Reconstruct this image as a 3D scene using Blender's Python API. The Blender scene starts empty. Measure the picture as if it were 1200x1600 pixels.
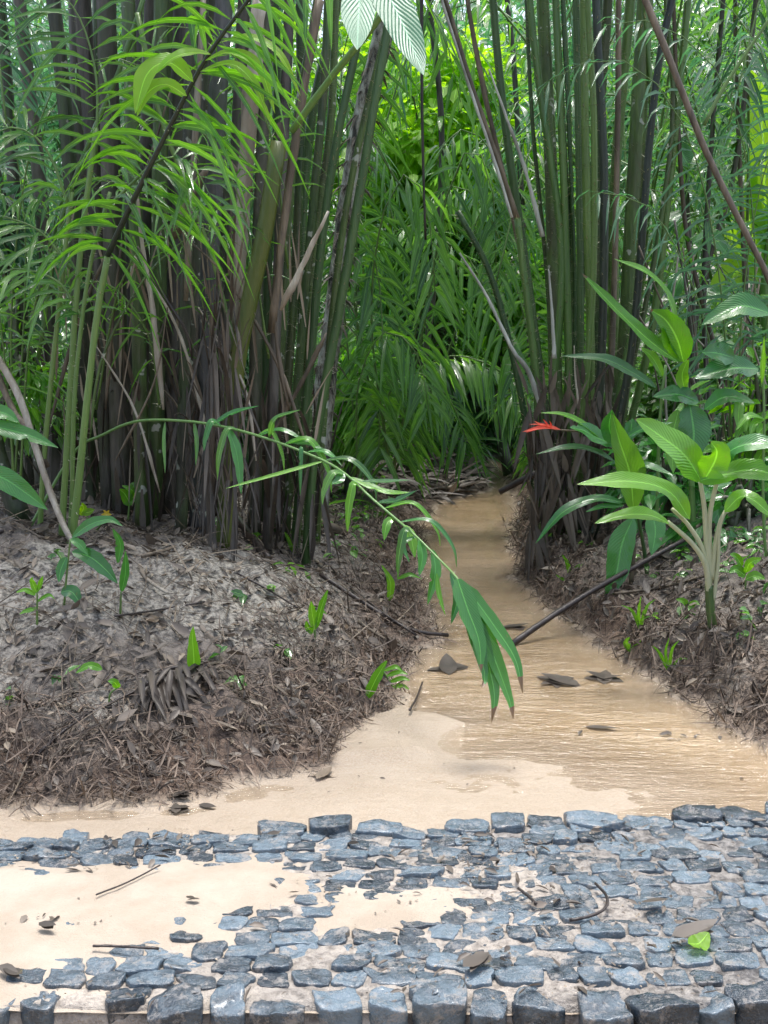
import bpy, math
import numpy as np

rng = np.random.default_rng(11)
R = math.radians
sc = bpy.context.scene
COL = sc.collection

# ------------------------------------------------------------------ camera
CAM_H, PITCH, F = 1.5, R(8.53), 2000.0
CP, SP = math.cos(PITCH), math.sin(PITCH)
cam_d = bpy.data.cameras.new('camera')
cam = bpy.data.objects.new('camera', cam_d)
COL.objects.link(cam)
cam.location = (0, 0, CAM_H)
cam.rotation_euler = (R(90) - PITCH, 0, 0)
cam_d.sensor_fit = 'VERTICAL'
cam_d.sensor_height = 24
cam_d.lens = 24 * F / 1600
cam_d.clip_start, cam_d.clip_end = 0.05, 600
sc.camera = cam


def W(px, py, Y):
    """world point seen at photo pixel px, py at the distance Y"""
    u, v = (px - 600) / F, (800 - py) / F
    d = np.array([u, CP + v * SP, -SP + v * CP])
    return d * (Y / d[1]) + np.array([0, 0, CAM_H])


def on_z(px, py, z=0.0):
    u, v = (px - 600) / F, (800 - py) / F
    d = np.array([u, CP + v * SP, -SP + v * CP])
    return d * ((z - CAM_H) / d[2]) + np.array([0, 0, CAM_H])


# ------------------------------------------------------------------ noise
def _hash(ix, iy, seed):
    h = (ix.astype(np.int64) * 374761393 + iy.astype(np.int64) * 668265263 + seed * 144269) & 0xFFFFFFFF
    h = ((h ^ (h >> 13)) * 1274126177) & 0xFFFFFFFF
    return ((h ^ (h >> 16)) & 0xFFFF) / 65535.0


def vnoise(x, y, seed=0):
    x, y = np.asarray(x, float), np.asarray(y, float)
    ix, iy = np.floor(x), np.floor(y)
    fx, fy = x - ix, y - iy
    fx, fy = fx * fx * (3 - 2 * fx), fy * fy * (3 - 2 * fy)
    a, b = _hash(ix, iy, seed), _hash(ix + 1, iy, seed)
    c, d = _hash(ix, iy + 1, seed), _hash(ix + 1, iy + 1, seed)
    return (a + (b - a) * fx) * (1 - fy) + (c + (d - c) * fx) * fy - 0.5


def fbm(x, y, seed=0, octv=4):
    s, a = 0, 1.0
    for k in range(octv):
        s = s + a * vnoise(np.asarray(x) * 2 ** k, np.asarray(y) * 2 ** k, seed + k * 17)
        a *= 0.5
    return s


def sstep(a, b, x):
    t = np.clip((x - a) / (b - a), 0, 1)
    return t * t * (3 - 2 * t)


def poly_sd(x, y, poly):
    """signed distance, positive outside"""
    x, y = np.asarray(x, float), np.asarray(y, float)
    sh = x.shape
    x, y = x.ravel(), y.ravel()
    p = np.asarray(poly, float)
    best = np.full(x.shape, 1e9)
    ins = np.zeros(x.shape, bool)
    for i in range(len(p)):
        a, b = p[i], p[(i + 1) % len(p)]
        e = b - a
        t = np.clip(((x - a[0]) * e[0] + (y - a[1]) * e[1]) / max(e @ e, 1e-9), 0, 1)
        dx, dy = x - a[0] - t * e[0], y - a[1] - t * e[1]
        best = np.minimum(best, dx * dx + dy * dy)
        if a[1] != b[1]:
            c = ((a[1] > y) != (b[1] > y)) & (x < (b[0] - a[0]) * (y - a[1]) / (b[1] - a[1]) + a[0])
            ins ^= c
    d = np.sqrt(best)
    return np.where(ins, -d, d).reshape(sh)


# ------------------------------------------------------------------ terrain
left_px = [(776, 712), (770, 745), (758, 768), (690, 785), (668, 800), (650, 860), (655, 900), (668, 960), (678, 1000),
           (640, 1045), (628, 1080), (600, 1112), (528, 1160), (500, 1198), (420, 1218), (330, 1243), (250, 1256), (0, 1262)]
right_px = [(1200, 1165), (1120, 1122), (1050, 1085), (985, 1050), (940, 1010), (880, 965), (835, 935), (815, 900),
            (805, 860), (798, 800), (792, 760), (795, 735), (794, 712)]
STREAM = [tuple(on_z(*p)[:2]) for p in left_px] + [(-2.6, 3.75), (-9, 3.5), (-9, -6), (9, -6), (9, 3.9), (2.3, 4.1)] + \
         [tuple(on_z(*p)[:2]) for p in right_px]
BAR = [tuple(on_z(*p)[:2]) for p in [(490, 1200), (528, 1158), (610, 1108), (690, 1116), (735, 1130), (700, 1165), (800, 1165),
                                     (900, 1175), (960, 1192), (1060, 1212), (1125, 1245), (1140, 1270), (900, 1320), (300, 1360), (-300, 1350),
                                     (-900, 1300), (0, 1258), (250, 1256), (430, 1216)]]
BEACH = [tuple(on_z(*p)[:2]) for p in [(500, 1196), (530, 1158), (615, 1106), (690, 1114), (738, 1130), (695, 1150), (690, 1182), (600, 1200)]]


def zones(x, y):
    x, y = np.asarray(x, float), np.asarray(y, float)
    sd = poly_sd(x, y, STREAM) + (0.10 * fbm(x * 3.1, y * 3.1, 5, 3) + 0.07 * fbm(x * 11, y * 11, 7, 2)) * sstep(2.9, 3.4, y)
    bar = sstep(0.34, -0.24, poly_sd(x, y, BAR))
    beach = sstep(0.06, -0.08, poly_sd(x, y, BEACH))
    return sd, bar, beach


def H(x, y, full=False):
    x, y = np.asarray(x, float), np.asarray(y, float)
    sd, bar, beach = zones(x, y)
    d = np.maximum(sd, 0)
    left = sstep(0.9, 0.3, x - 0.06 * (y - 5))
    bank_l = 0.10 * sstep(-0.05, 0.36, d) + 0.43 * sstep(-0.1, 1.9, d)
    bank_r = 0.15 * sstep(0, 0.20, d) + 0.36 * sstep(0, 1.2, d)
    bank = left * bank_l + (1 - left) * bank_r
    bank = bank + left * sstep(0, 0.5, d) * 0.13 * np.exp(-(((x + 0.75) / 0.7) ** 2 + ((y - 5.5) / 0.6) ** 2))
    bank = bank * (1 - 0.45 * sstep(8, 11, y))
    bank += sstep(0, 0.3, d) * (0.10 * fbm(x * 1.6, y * 1.6, 1, 3) + 0.05 * fbm(x * 7, y * 7, 2, 3))
    bank += 0.035 * np.maximum(y - 15, 0)
    bed = -0.055 * sstep(0, 0.15, -sd) + 0.012 * fbm(x * 3, y * 2, 3, 3)
    bed = bed * (1 - bar) + bar * (0.0075 * sstep(0.35, -0.2, x) + 0.0025 + 0.013 * fbm(x * 2.2, y * 4.5, 4, 3) + 0.005 * vnoise(x * 12, y * 24, 6) + 0.003 * vnoise(x * 30, y * 60, 9))
    bed = bed + beach * (0.026 + 0.01 * fbm(x * 9, y * 9, 8, 2))
    z = np.where(sd > 0, bank, bed)
    if full:
        return z, sd, bar, beach
    return z


def G(px, py):
    """where the photo pixel meets the ground"""
    u, v = (px - 600) / F, (800 - py) / F
    d = np.array([u, CP + v * SP, -SP + v * CP])
    t = np.arange(2.2, 20, 0.02)
    z = CAM_H + d[2] * t
    h = H(d[0] * t, d[1] * t)
    k = np.argmax(z <= h) if (z <= h).any() else len(t) - 1
    return np.array([d[0] * t[k], d[1] * t[k], h[k]])


# ------------------------------------------------------------------ mesh builder
class Geo:
    def __init__(s):
        s.v, s.q, s.uv, s.t, s.m, s.n = [], [], [], [], [], 0

    def add(s, v, q, uv=None, tone=None, mat=0):
        v = np.asarray(v, float).reshape(-1, 3)
        q = np.asarray(q, np.int64).reshape(-1, 4)
        s.v.append(v)
        s.q.append(q + s.n)
        s.uv.append(np.zeros((len(v), 2)) if uv is None else np.asarray(uv, float).reshape(-1, 2))
        s.t.append(np.broadcast_to(np.asarray(0.5 if tone is None else tone, float), (len(v),)).copy())
        s.m.append(np.full(len(q), mat, np.int32))
        s.n += len(v)

    def build(s, name, mats, parent=None, loc=None, smooth=True, extra=None):
        v, q = np.concatenate(s.v), np.concatenate(s.q)
        uv, t, m = np.concatenate(s.uv), np.concatenate(s.t), np.concatenate(s.m)
        off = np.array(parent_world(parent)) if parent is not None else np.array(loc if loc is not None else (0, 0, 0), float)
        v = v - off
        me = bpy.data.meshes.new(name)
        me.vertices.add(len(v))
        me.vertices.foreach_set('co', v.astype(np.float32).ravel())
        me.loops.add(4 * len(q))
        me.loops.foreach_set('vertex_index', q.astype(np.int32).ravel())
        me.polygons.add(len(q))
        me.polygons.foreach_set('loop_start', (np.arange(len(q)) * 4).astype(np.int32))
        me.polygons.foreach_set('material_index', m)
        me.polygons.foreach_set('use_smooth', np.full(len(q), smooth, bool))
        ul = me.uv_layers.new(name='UVMap')
        ul.data.foreach_set('uv', uv[q.ravel()].astype(np.float32).ravel())
        a = me.attributes.new('tone', 'FLOAT', 'POINT')
        a.data.foreach_set('value', t.astype(np.float32))
        for k, arr in (extra or {}).items():
            a = me.attributes.new(k, 'FLOAT', 'POINT')
            a.data.foreach_set('value', np.asarray(arr, np.float32).ravel())
        me.update(calc_edges=True)
        for mt in (mats if isinstance(mats, (list, tuple)) else [mats]):
            me.materials.append(mt)
        o = bpy.data.objects.new(name, me)
        COL.objects.link(o)
        if parent is not None:
            o.parent = parent
        else:
            o.location = off
        return o


def parent_world(p):
    out = np.zeros(3)
    while p is not None:
        out += np.array(p.location)
        p = p.parent
    return out


def tag(o, label, cat=None, group=None, kind=None):
    if label:
        o['label'] = label
    if cat:
        o['category'] = cat
    if group:
        o['group'] = group
    if kind:
        o['kind'] = kind
    return o


def thing(name, label, cat, loc, group=None):
    o = bpy.data.objects.new(name, None)
    o.empty_display_size = 0.1
    COL.objects.link(o)
    o.location = tuple(float(c) for c in loc)
    return tag(o, label, cat, group)


def struct(name, label=None, kind='structure', o=None):
    o['kind'] = kind
    if label:
        o['label'] = label
    return o


# ------------------------------------------------------------------ shapes
def nrm(a):
    a = np.asarray(a, float)
    return a / np.maximum(np.linalg.norm(a, axis=-1, keepdims=True), 1e-9)


def spline(pts, n):
    p = np.asarray(pts, float)
    if len(p) == 2:
        t = np.linspace(0, 1, n)[:, None]
        return p[0] * (1 - t) + p[1] * t
    q = np.vstack([2 * p[0] - p[1], p, 2 * p[-1] - p[-2]])
    seg = np.linalg.norm(np.diff(p, axis=0), axis=1)
    cum = np.concatenate([[0], np.cumsum(seg)])
    out = []
    for s in np.linspace(0, cum[-1], n):
        i = min(np.searchsorted(cum, s, side='right') - 1, len(p) - 2)
        t = (s - cum[i]) / max(seg[i], 1e-9)
        a, b, c, d = q[i], q[i + 1], q[i + 2], q[i + 3]
        out.append(0.5 * (2 * b + (c - a) * t + (2 * a - 5 * b + 4 * c - d) * t * t + (3 * b - a - 3 * c + d) * t ** 3))
    return np.array(out)


def tangents(p):
    return nrm(np.gradient(p, axis=0))


def tube(g, pts, r, n=7, mat=0, tone=0.5, bump=0.0):
    p = np.asarray(pts, float)
    k = len(p)
    r = np.broadcast_to(np.asarray(r, float), (k,)).copy()
    p = np.vstack([p[:1], p, p[-1:]])
    r = np.concatenate([[1e-4], r, [1e-4]])
    T = tangents(np.vstack([p[1:2] * 2 - p[2:3], p[2:-2], p[-2:-1] * 2 - p[-3:-2]])) if False else None
    T = tangents(p[1:-1])
    T = np.vstack([T[:1], T, T[-1:]])
    ref = np.array([0.31, 0.87, 0.38])
    A = nrm(np.cross(T, ref))
    B = np.cross(T, A)
    ang = np.arange(n) / n * 2 * np.pi
    rr = r[:, None] * (1 + bump * rng.normal(size=(k + 2, n)))
    v = p[:, None] + A[:, None] * (np.cos(ang)[None, :, None] * rr[..., None]) + B[:, None] * (np.sin(ang)[None, :, None] * rr[..., None])
    L = np.concatenate([[0], np.cumsum(np.linalg.norm(np.diff(p, axis=0), axis=1))])
    uv = np.stack(np.broadcast_arrays((np.arange(n) / n)[None, :], L[:, None]), -1)
    i, j = np.meshgrid(np.arange(k + 1), np.arange(n), indexing='ij')
    q = np.stack([i * n + j, i * n + (j + 1) % n, (i + 1) * n + (j + 1) % n, (i + 1) * n + j], -1)
    g.add(v, q, uv, tone, mat)


LANCE = lambda t: np.sin(np.pi * np.clip(t, 0, 1) ** 0.75) ** 0.8
BLADE = lambda t: np.minimum(1, 6 * t + 0.35) * (1 - t ** 3)
OVAL = lambda t: np.sin(np.pi * np.clip(t, 0, 1) ** 0.85) ** 0.7


def blades(g, P, D, N, L, Wd, seg=3, droop=0.3, prof=LANCE, fold=0.25, mat=0, tone=None):
    """many narrow leaves at once: P base, D direction, N upper side"""
    P = np.atleast_2d(np.asarray(P, float))
    n = len(P)
    if n == 0:
        return
    D = nrm(np.broadcast_to(np.asarray(D, float), (n, 3)))
    N = np.broadcast_to(np.asarray(N, float), (n, 3))
    L = np.broadcast_to(np.asarray(L, float), (n,))
    Wd = np.broadcast_to(np.asarray(Wd, float), (n,))
    droop = np.broadcast_to(np.asarray(droop, float), (n,))
    S = nrm(np.cross(D, N) + 1e-6)
    Nn = nrm(np.cross(S, D))
    t = np.linspace(0, 1, seg + 1)
    w = np.maximum(prof(t), 0.0)
    hx = D * L[:, None]
    c = P[:, None] + hx[:, None] * (t - 0.25 * droop[:, None] * t ** 2)[..., None]
    c[..., 2] -= (droop * L)[:, None] * t ** 2
    half = (Wd[:, None] * w[None]) * 0.5
    lift = (Nn * fold)[:, None] * half[..., None]
    v = np.stack([c - S[:, None] * half[..., None] + lift, c, c + S[:, None] * half[..., None] + lift], 2)
    uv = np.stack(np.broadcast_arrays(np.array([0, 0.5, 1.0])[None, None, :], t[None, :, None] * np.ones((n, 1, 1))), -1)
    b = (np.arange(n) * (seg + 1) * 3)[:, None, None]
    i, j = np.meshgrid(np.arange(seg), np.arange(2), indexing='ij')
    k = b + (i * 3 + j)[None]
    q = np.stack([k, k + 1, k + 4, k + 3], -1)
    if tone is None:
        tone = rng.random(n)
    tone = np.repeat(np.broadcast_to(np.asarray(tone, float), (n,)), (seg + 1) * 3)
    g.add(v, q, uv, tone, mat)


def broadleaf(g, pts, w, face=(0, -0.5, 0.85), nx=6, ns=20, cup=0.22, wave=0.10, prof=LANCE, mat=0, tone=None, twist=0.0, ragged=0.45):
    p = spline(pts, ns)
    T = tangents(p)
    S = nrm(np.cross(T, np.asarray(face, float)) + 1e-6)
    Nn = np.cross(S, T)
    t = np.linspace(0, 1, ns)
    if twist:
        a = twist * t[:, None]
        S, Nn = S * np.cos(a) + Nn * np.sin(a), Nn * np.cos(a) - S * np.sin(a)
    half = np.maximum(prof(t), 0.0) * w * 0.5
    u = np.linspace(-1, 1, nx + 1)
    sd_ = rng.uniform(0, 99)
    rag = [1 + ragged * (0.5 * vnoise(t * 5 + sd_, t * 0, k) + 0.4 * vnoise(t * 13 + sd_, t * 0 + 3, k)) for k in (0, 1)]
    if rng.random() < 0.35 and ragged:
        k0 = rng.integers(4, ns - 2)
        rag[rng.integers(0, 2)][k0] *= 0.45
    rag = np.where(u[None] < 0, rag[0][:, None], rag[1][:, None])
    ph, fr = rng.random() * 6, 9 + 5 * rng.random()
    up = cup * np.abs(u)[None] + wave * np.sin(t[:, None] * fr + ph + 1.4 * u[None]) * np.abs(u)[None]
    v = p[:, None] + S[:, None] * (half[:, None] * u[None] * rag)[..., None] + Nn[:, None] * (half[:, None] * up)[..., None]
    uv = np.stack(np.broadcast_arrays((u[None] + 1) / 2, t[:, None]), -1)
    m = nx + 1
    i, j = np.meshgrid(np.arange(ns - 1), np.arange(nx), indexing='ij')
    k = i * m + j
    g.add(v, np.stack([k, k + 1, k + m + 1, k + m], -1), uv, rng.random() if tone is None else tone, mat)


def px_pts(pxs, Y0, Y1=None):
    Y1 = Y0 if Y1 is None else Y1
    n = len(pxs)
    return np.array([W(x, y, Y0 + (Y1 - Y0) * i / max(n - 1, 1)) for i, (x, y) in enumerate(pxs)])


def spines(g, pts, r, n, length=0.03, mat=1, face_cam=False):
    p = np.asarray(pts, float)
    T = tangents(p)
    f = rng.random(n) * (len(p) - 1.001)
    i = f.astype(int)
    c = p[i] + (p[i + 1] - p[i]) * (f - i)[:, None]
    rd = nrm(np.cross(T[i], rng.normal(size=(n, 3))))
    rr = np.broadcast_to(np.asarray(r, float), (len(p),))[i]
    d = nrm(rd + T[i] * rng.uniform(-0.2, 0.6, (n, 1)))
    blades(g, c + rd * rr[:, None] * 0.9, d, T[i], length * rng.uniform(0.5, 1.3, n), 0.0065, seg=1, droop=0, prof=lambda t: 1 - t, fold=0.4, mat=mat)


def frond(g, rachis, r0, n, Lmax, Wd, rise=0.15, fwd=0.55, droop=0.5, mat_l=0, mat_r=1, up=(0, 0, 1), tone=None, start=0.12, jit=0.15, seg=4, rscale=0.3, hang=0.0):
    p = spline(rachis, max(14, n // 2))
    k = len(p)
    if r0 > 0:
        tube(g, p, np.linspace(r0, r0 * rscale, k), n=5, mat=mat_r)
    T = tangents(p)
    ts = np.linspace(start, 0.99, n)
    f = ts * (k - 1.001)
    i = f.astype(int)
    c = p[i] + (p[i + 1] - p[i]) * (f - i)[:, None]
    t = T[i]
    S = nrm(np.cross(t, np.asarray(up, float)) + 1e-4)
    U = np.cross(S, t)
    Ls = Lmax * (0.45 + 0.55 * np.sin(np.pi * np.clip(0.12 + 0.80 * ts, 0, 1)))
    for sgn in (-1, 1):
        fw = (fwd if np.isscalar(fwd) else fwd[(sgn + 1) // 2]) + jit * rng.normal(size=(n, 1))
        d = S * sgn + t * fw + U * (rise + jit * rng.normal(size=(n, 1)))
        d[:, 2] -= hang
        blades(g, c, d, U + 0.3 * rng.normal(size=(n, 3)) * jit, Ls * rng.uniform(0.85, 1.12, n), Wd * rng.uniform(0.8, 1.15, n), seg=seg,
               droop=droop * rng.uniform(0.6, 1.4, n), prof=LANCE, fold=0.3, mat=mat_l,
               tone=None if tone is None else np.clip(tone + 0.15 * rng.normal(size=n), 0, 1))


# ------------------------------------------------------------------ materials
class NT:
    def __init__(s, name):
        s.m = bpy.data.materials.new(name)
        s.m.use_nodes = True
        s.t = s.m.node_tree
        s.t.nodes.clear()
        s.out = s.t.nodes.new('ShaderNodeOutputMaterial')

    def n(s, typ, **kw):
        nd = s.t.nodes.new('ShaderNode' + typ)
        for k, v in kw.items():
            if k in nd.inputs:
                s.set(nd.inputs[k], v)
            else:
                setattr(nd, k, v)
        return nd

    def set(s, inp, v):
        if isinstance(v, bpy.types.NodeSocket):
            s.t.links.new(v, inp)
        else:
            inp.default_value = v

    def attr(s, name):
        return s.n('Attribute', attribute_name=name).outputs['Fac']

    def math(s, op, a, b=0.0, c=None, clamp=False):
        nd = s.t.nodes.new('ShaderNodeMath')
        nd.operation = op
        nd.use_clamp = clamp
        s.set(nd.inputs[0], a)
        s.set(nd.inputs[1], b)
        if c is not None:
            s.set(nd.inputs[2], c)
        return nd.outputs[0]

    def mix(s, f, a, b):
        nd = s.t.nodes.new('ShaderNodeMix')
        nd.data_type = 'RGBA'
        s.set(nd.inputs[0], f)
        for k, c in ((6, a), (7, b)):
            s.set(nd.inputs[k], c if isinstance(c, bpy.types.NodeSocket) else (*c[:3], 1))
        return nd.outputs[2]

    def noise(s, scale, detail=4.0, rough=0.6, vec=None):
        nd = s.n('TexNoise')
        nd.inputs['Scale'].default_value = scale
        nd.inputs['Detail'].default_value = detail
        nd.inputs['Roughness'].default_value = rough
        s.t.links.new(vec if vec is not None else s.coords(), nd.inputs['Vector'])
        return nd.outputs['Fac']

    def ramp(s, f, *stops):
        nd = s.n('ValToRGB')
        while len(nd.color_ramp.elements) < len(stops):
            nd.color_ramp.elements.new(0.5)
        for e, (p, c) in zip(nd.color_ramp.elements, stops):
            e.position = p
            e.color = (*c[:3], 1) if not isinstance(c, (int, float)) else (c, c, c, 1)
        s.t.links.new(f, nd.inputs[0])
        return nd.outputs[0]

    def coords(s, scale=(1, 1, 1)):
        tc = s.n('TexCoord')
        mp = s.n('Mapping')
        mp.inputs['Scale'].default_value = scale
        s.t.links.new(tc.outputs['Object'], mp.inputs['Vector'])
        return mp.outputs[0]

    def bump(s, h, strength=0.3, dist=0.02, normal=None):
        nd = s.n('Bump')
        nd.inputs['Strength'].default_value = strength
        nd.inputs['Distance'].default_value = dist
        s.t.links.new(h, nd.inputs['Height'])
        if normal is not None:
            s.t.links.new(normal, nd.inputs['Normal'])
        return nd.outputs[0]

    def pbr(s, col, rough=0.5, normal=None, spec=0.5, coat=0.0):
        nd = s.n('BsdfPrincipled')
        s.set(nd.inputs['Base Color'], col if isinstance(col, bpy.types.NodeSocket) else (*col[:3], 1))
        s.set(nd.inputs['Roughness'], rough)
        nd.inputs['Specular IOR Level'].default_value = spec
        nd.inputs['Coat Weight'].default_value = coat
        nd.inputs['Coat Roughness'].default_value = 0.07
        if normal is not None:
            s.t.links.new(normal, nd.inputs['Normal'])
        return nd.outputs[0]

    def done(s, shader):
        s.t.links.new(shader, s.out.inputs['Surface'])
        return s.m


def leaf_mat(name, c1, c2, rough=0.32, trans=0.35, veins=True, coat=0.0, brown=0.0, spec=0.5):
    k = NT(name)
    tone = k.attr('tone')
    n = k.noise(9.0, 3)
    col = k.mix(k.math('ADD', k.math('MULTIPLY', tone, 0.75), k.math('MULTIPLY', k.math('SUBTRACT', n, 0.4), 0.6), clamp=True), c1, c2)
    uv = k.n('UVMap').outputs[0]
    sep = k.n('SeparateXYZ')
    k.t.links.new(uv, sep.inputs[0])
    au = k.math('ABSOLUTE', k.math('SUBTRACT', sep.outputs[0], 0.5))
    nrmo = None
    if veins:
        rib = k.math('LESS_THAN', au, 0.03)
        col = k.mix(k.math('MULTIPLY', rib, 0.55), col, tuple(min(1, c * 1.9 + 0.03) for c in c2))
        wv = k.math('SINE', k.math('MULTIPLY', k.math('SUBTRACT', sep.outputs[1], k.math('MULTIPLY', au, 0.45)), 130.0))
        nrmo = k.bump(k.math('ADD', wv, k.math('MULTIPLY', k.noise(25.0, 2), 2.5)), 0.24, 0.005)
    if brown:
        edge = k.math('GREATER_THAN', k.math('ADD', sep.outputs[1], k.math('MULTIPLY', k.noise(14.0, 3), 0.25)), 1.12 - brown)
        col = k.mix(edge, col, (0.12, 0.075, 0.03))
    spots = k.ramp(k.noise(60.0, 3, 0.7), (0.66, 0.0), (0.72, 0.6))
    col = k.mix(spots, col, (0.16, 0.15, 0.03))
    p = k.pbr(col, rough, nrmo, spec, coat)
    tl = k.n('BsdfTranslucent')
    hs = k.n('HueSaturation')
    hs.inputs['Hue'].default_value = 0.485
    hs.inputs['Saturation'].default_value = 1.1
    hs.inputs['Value'].default_value = 2.0
    k.t.links.new(col, hs.inputs['Color'])
    k.t.links.new(hs.outputs[0], tl.inputs['Color'])
    mx = k.n('MixShader')
    mx.inputs[0].default_value = trans
    k.t.links.new(p, mx.inputs[1])
    k.t.links.new(tl.outputs[0], mx.inputs[2])
    return k.done(mx.outputs[0])


def stem_mat(name, c1, c2, c3=None, rough=0.45, spots=0.0, stretch=0.12, streak=1.0, blots=0.75):
    k = NT(name)
    v = k.coords((1, 1, stretch))
    n1 = k.noise(30.0, 4, 0.65, v)
    n2 = k.noise(5.0, 3, 0.6, k.coords((1, 1, 0.5)))
    tone = k.attr('tone')
    col = k.mix(k.math('ADD', k.math('MULTIPLY', k.math('SUBTRACT', n1, 0.5), 2.4 * streak), tone, clamp=True), c1, c2)
    if c3:
        col = k.mix(k.ramp(n2, (0.48, 0.0), (0.62, 1.0)), col, c3)
    if spots:
        s = k.ramp(k.noise(16.0, 2, 0.5), (0.70 - spots * 0.05, 0.0), (0.73 - spots * 0.05, 1.0))
        col = k.mix(s, col, (0.42, 0.45, 0.38))
    blot = k.ramp(k.noise(7.0, 5, 0.7, k.coords((1, 1, 0.22))), (0.52, 0.0), (0.66, blots))
    col = k.mix(blot, col, tuple(c * 0.35 for c in c1))
    return k.done(k.pbr(col, rough, k.bump(n1, 0.7, 0.012), 0.5))


M = {}
M['frond_bright'] = leaf_mat('fresh_green_frond', (0.070, 0.230, 0.024), (0.150, 0.380, 0.045), 0.34, 0.5, coat=0.2)
M['frond_fresh'] = leaf_mat('fresh_mid_frond', (0.030, 0.120, 0.016), (0.140, 0.350, 0.045), 0.26, 0.42, coat=0.6)
M['frond_mid'] = leaf_mat('mid_green_frond', (0.026, 0.105, 0.020), (0.140, 0.340, 0.055), 0.22, 0.42, coat=0.8)
M['frond_dark'] = leaf_mat('dark_green_frond', (0.018, 0.080, 0.026), (0.055, 0.170, 0.045), 0.25, 0.35, coat=0.6)
M['frond_blue'] = leaf_mat('bluish_green_frond', (0.034, 0.120, 0.055), (0.100, 0.240, 0.105), 0.28, 0.40, coat=0.4)
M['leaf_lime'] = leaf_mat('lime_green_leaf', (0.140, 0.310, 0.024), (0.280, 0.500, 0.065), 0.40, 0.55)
M['leaf_gloss'] = leaf_mat('glossy_wet_leaf', (0.022, 0.130, 0.024), (0.060, 0.250, 0.036), 0.20, 0.28, coat=0.6)
M['leaf_fresh'] = leaf_mat('fresh_wet_leaf', (0.075, 0.250, 0.020), (0.155, 0.380, 0.040), 0.24, 0.40, coat=0.35, brown=0.02)
M['leaf_sheen'] = leaf_mat('painted_sheen_leaf', (0.060, 0.170, 0.095), (0.150, 0.310, 0.200), 0.42, 0.3, veins=True)  # bluish-white sky sheen is painted into the leaf's base colour
M['leaf_torn'] = leaf_mat('wet_leaf_with_brown_tip', (0.030, 0.150, 0.020), (0.070, 0.260, 0.032), 0.18, 0.30, coat=0.7, brown=0.10)
M['leaf_dead'] = leaf_mat('dry_brown_leaf', (0.034, 0.027, 0.021), (0.190, 0.157, 0.124), 0.5, 0.12, veins=False)
M['leaf_tan'] = leaf_mat('dry_tan_leaf', (0.130, 0.100, 0.070), (0.360, 0.300, 0.225), 0.5, 0.12, veins=False)
M['culm_dark'] = stem_mat('dark_mossy_culm', (0.026, 0.032, 0.020), (0.110, 0.110, 0.075), (0.045, 0.075, 0.026), 0.45, spots=0.6)
M['culm_brown'] = stem_mat('dark_brown_culm', (0.022, 0.019, 0.016), (0.120, 0.106, 0.090), (0.048, 0.055, 0.030), 0.5)
M['culm_green'] = stem_mat('dark_green_culm', (0.028, 0.066, 0.018), (0.100, 0.165, 0.040), (0.066, 0.082, 0.032), 0.38, spots=0.8, blots=0.4)
M['culm_grey'] = stem_mat('bluish_grey_culm', (0.045, 0.050, 0.055), (0.120, 0.115, 0.115), (0.055, 0.070, 0.048), 0.45, spots=0.5)
M['culm_olive'] = stem_mat('olive_culm', (0.060, 0.085, 0.012), (0.115, 0.135, 0.022), (0.070, 0.100, 0.018), 0.38, streak=0.5, blots=0.15)
M['stem_green'] = stem_mat('slender_green_stem', (0.048, 0.120, 0.024), (0.150, 0.245, 0.062), None, 0.34, stretch=0.05, streak=0.6, blots=0.2)
M['stem_deep'] = stem_mat('deep_green_stem', (0.022, 0.066, 0.020), (0.080, 0.150, 0.044), None, 0.36, stretch=0.05, streak=0.6, blots=0.3)
M['stem_lime'] = stem_mat('lime_green_stem', (0.085, 0.190, 0.045), (0.150, 0.270, 0.080), None, 0.34, streak=0.4, blots=0.0)
M['stem_white'] = stem_mat('pale_fleshy_stem', (0.300, 0.330, 0.180), (0.520, 0.520, 0.370), (0.400, 0.440, 0.250), 0.4, streak=0.5, blots=0.0)
M['stem_black'] = stem_mat('blackish_petiole', (0.009, 0.016, 0.010), (0.030, 0.045, 0.026), None, 0.35, streak=0.5)
M['dry_pale'] = stem_mat('pale_dry_stalk', (0.200, 0.165, 0.120), (0.480, 0.440, 0.370), (0.240, 0.195, 0.145), 0.5, blots=0.4)
M['dry_brown'] = stem_mat('brown_dry_stalk', (0.055, 0.040, 0.027), (0.220, 0.172, 0.118), (0.085, 0.066, 0.044), 0.55)
M['dry_white'] = stem_mat('glint_whitened_dry_stalk', (0.300, 0.300, 0.260), (0.620, 0.640, 0.590), (0.200, 0.200, 0.170), 0.35, blots=0.4)  # pale dry stalk, colour whitened further to paint in white glints
k = NT('shaggy_pale_bark')
sh = k.noise(14.0, 5, 0.75, k.coords((1, 1, 0.35)))
M['shaggy_bark'] = k.done(k.pbr(k.ramp(sh, (0.40, (0.030, 0.026, 0.020)), (0.50, (0.300, 0.290, 0.250)), (0.62, (0.560, 0.570, 0.520))), 0.6, k.bump(sh, 1.0, 0.03)))
M['stick'] = stem_mat('wet_dark_stick', (0.016, 0.012, 0.011), (0.055, 0.040, 0.034), None, 0.4)
M['spine'] = stem_mat('pale_spine', (0.300, 0.320, 0.200), (0.550, 0.540, 0.400), None, 0.5)
M['red'] = leaf_mat('red_bract', (0.640, 0.060, 0.035), (0.780, 0.190, 0.100), 0.4, 0.25, veins=False)
M['yellow'] = leaf_mat('yellow_petal', (0.550, 0.420, 0.040), (0.700, 0.560, 0.120), 0.4, 0.3, veins=False)


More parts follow.
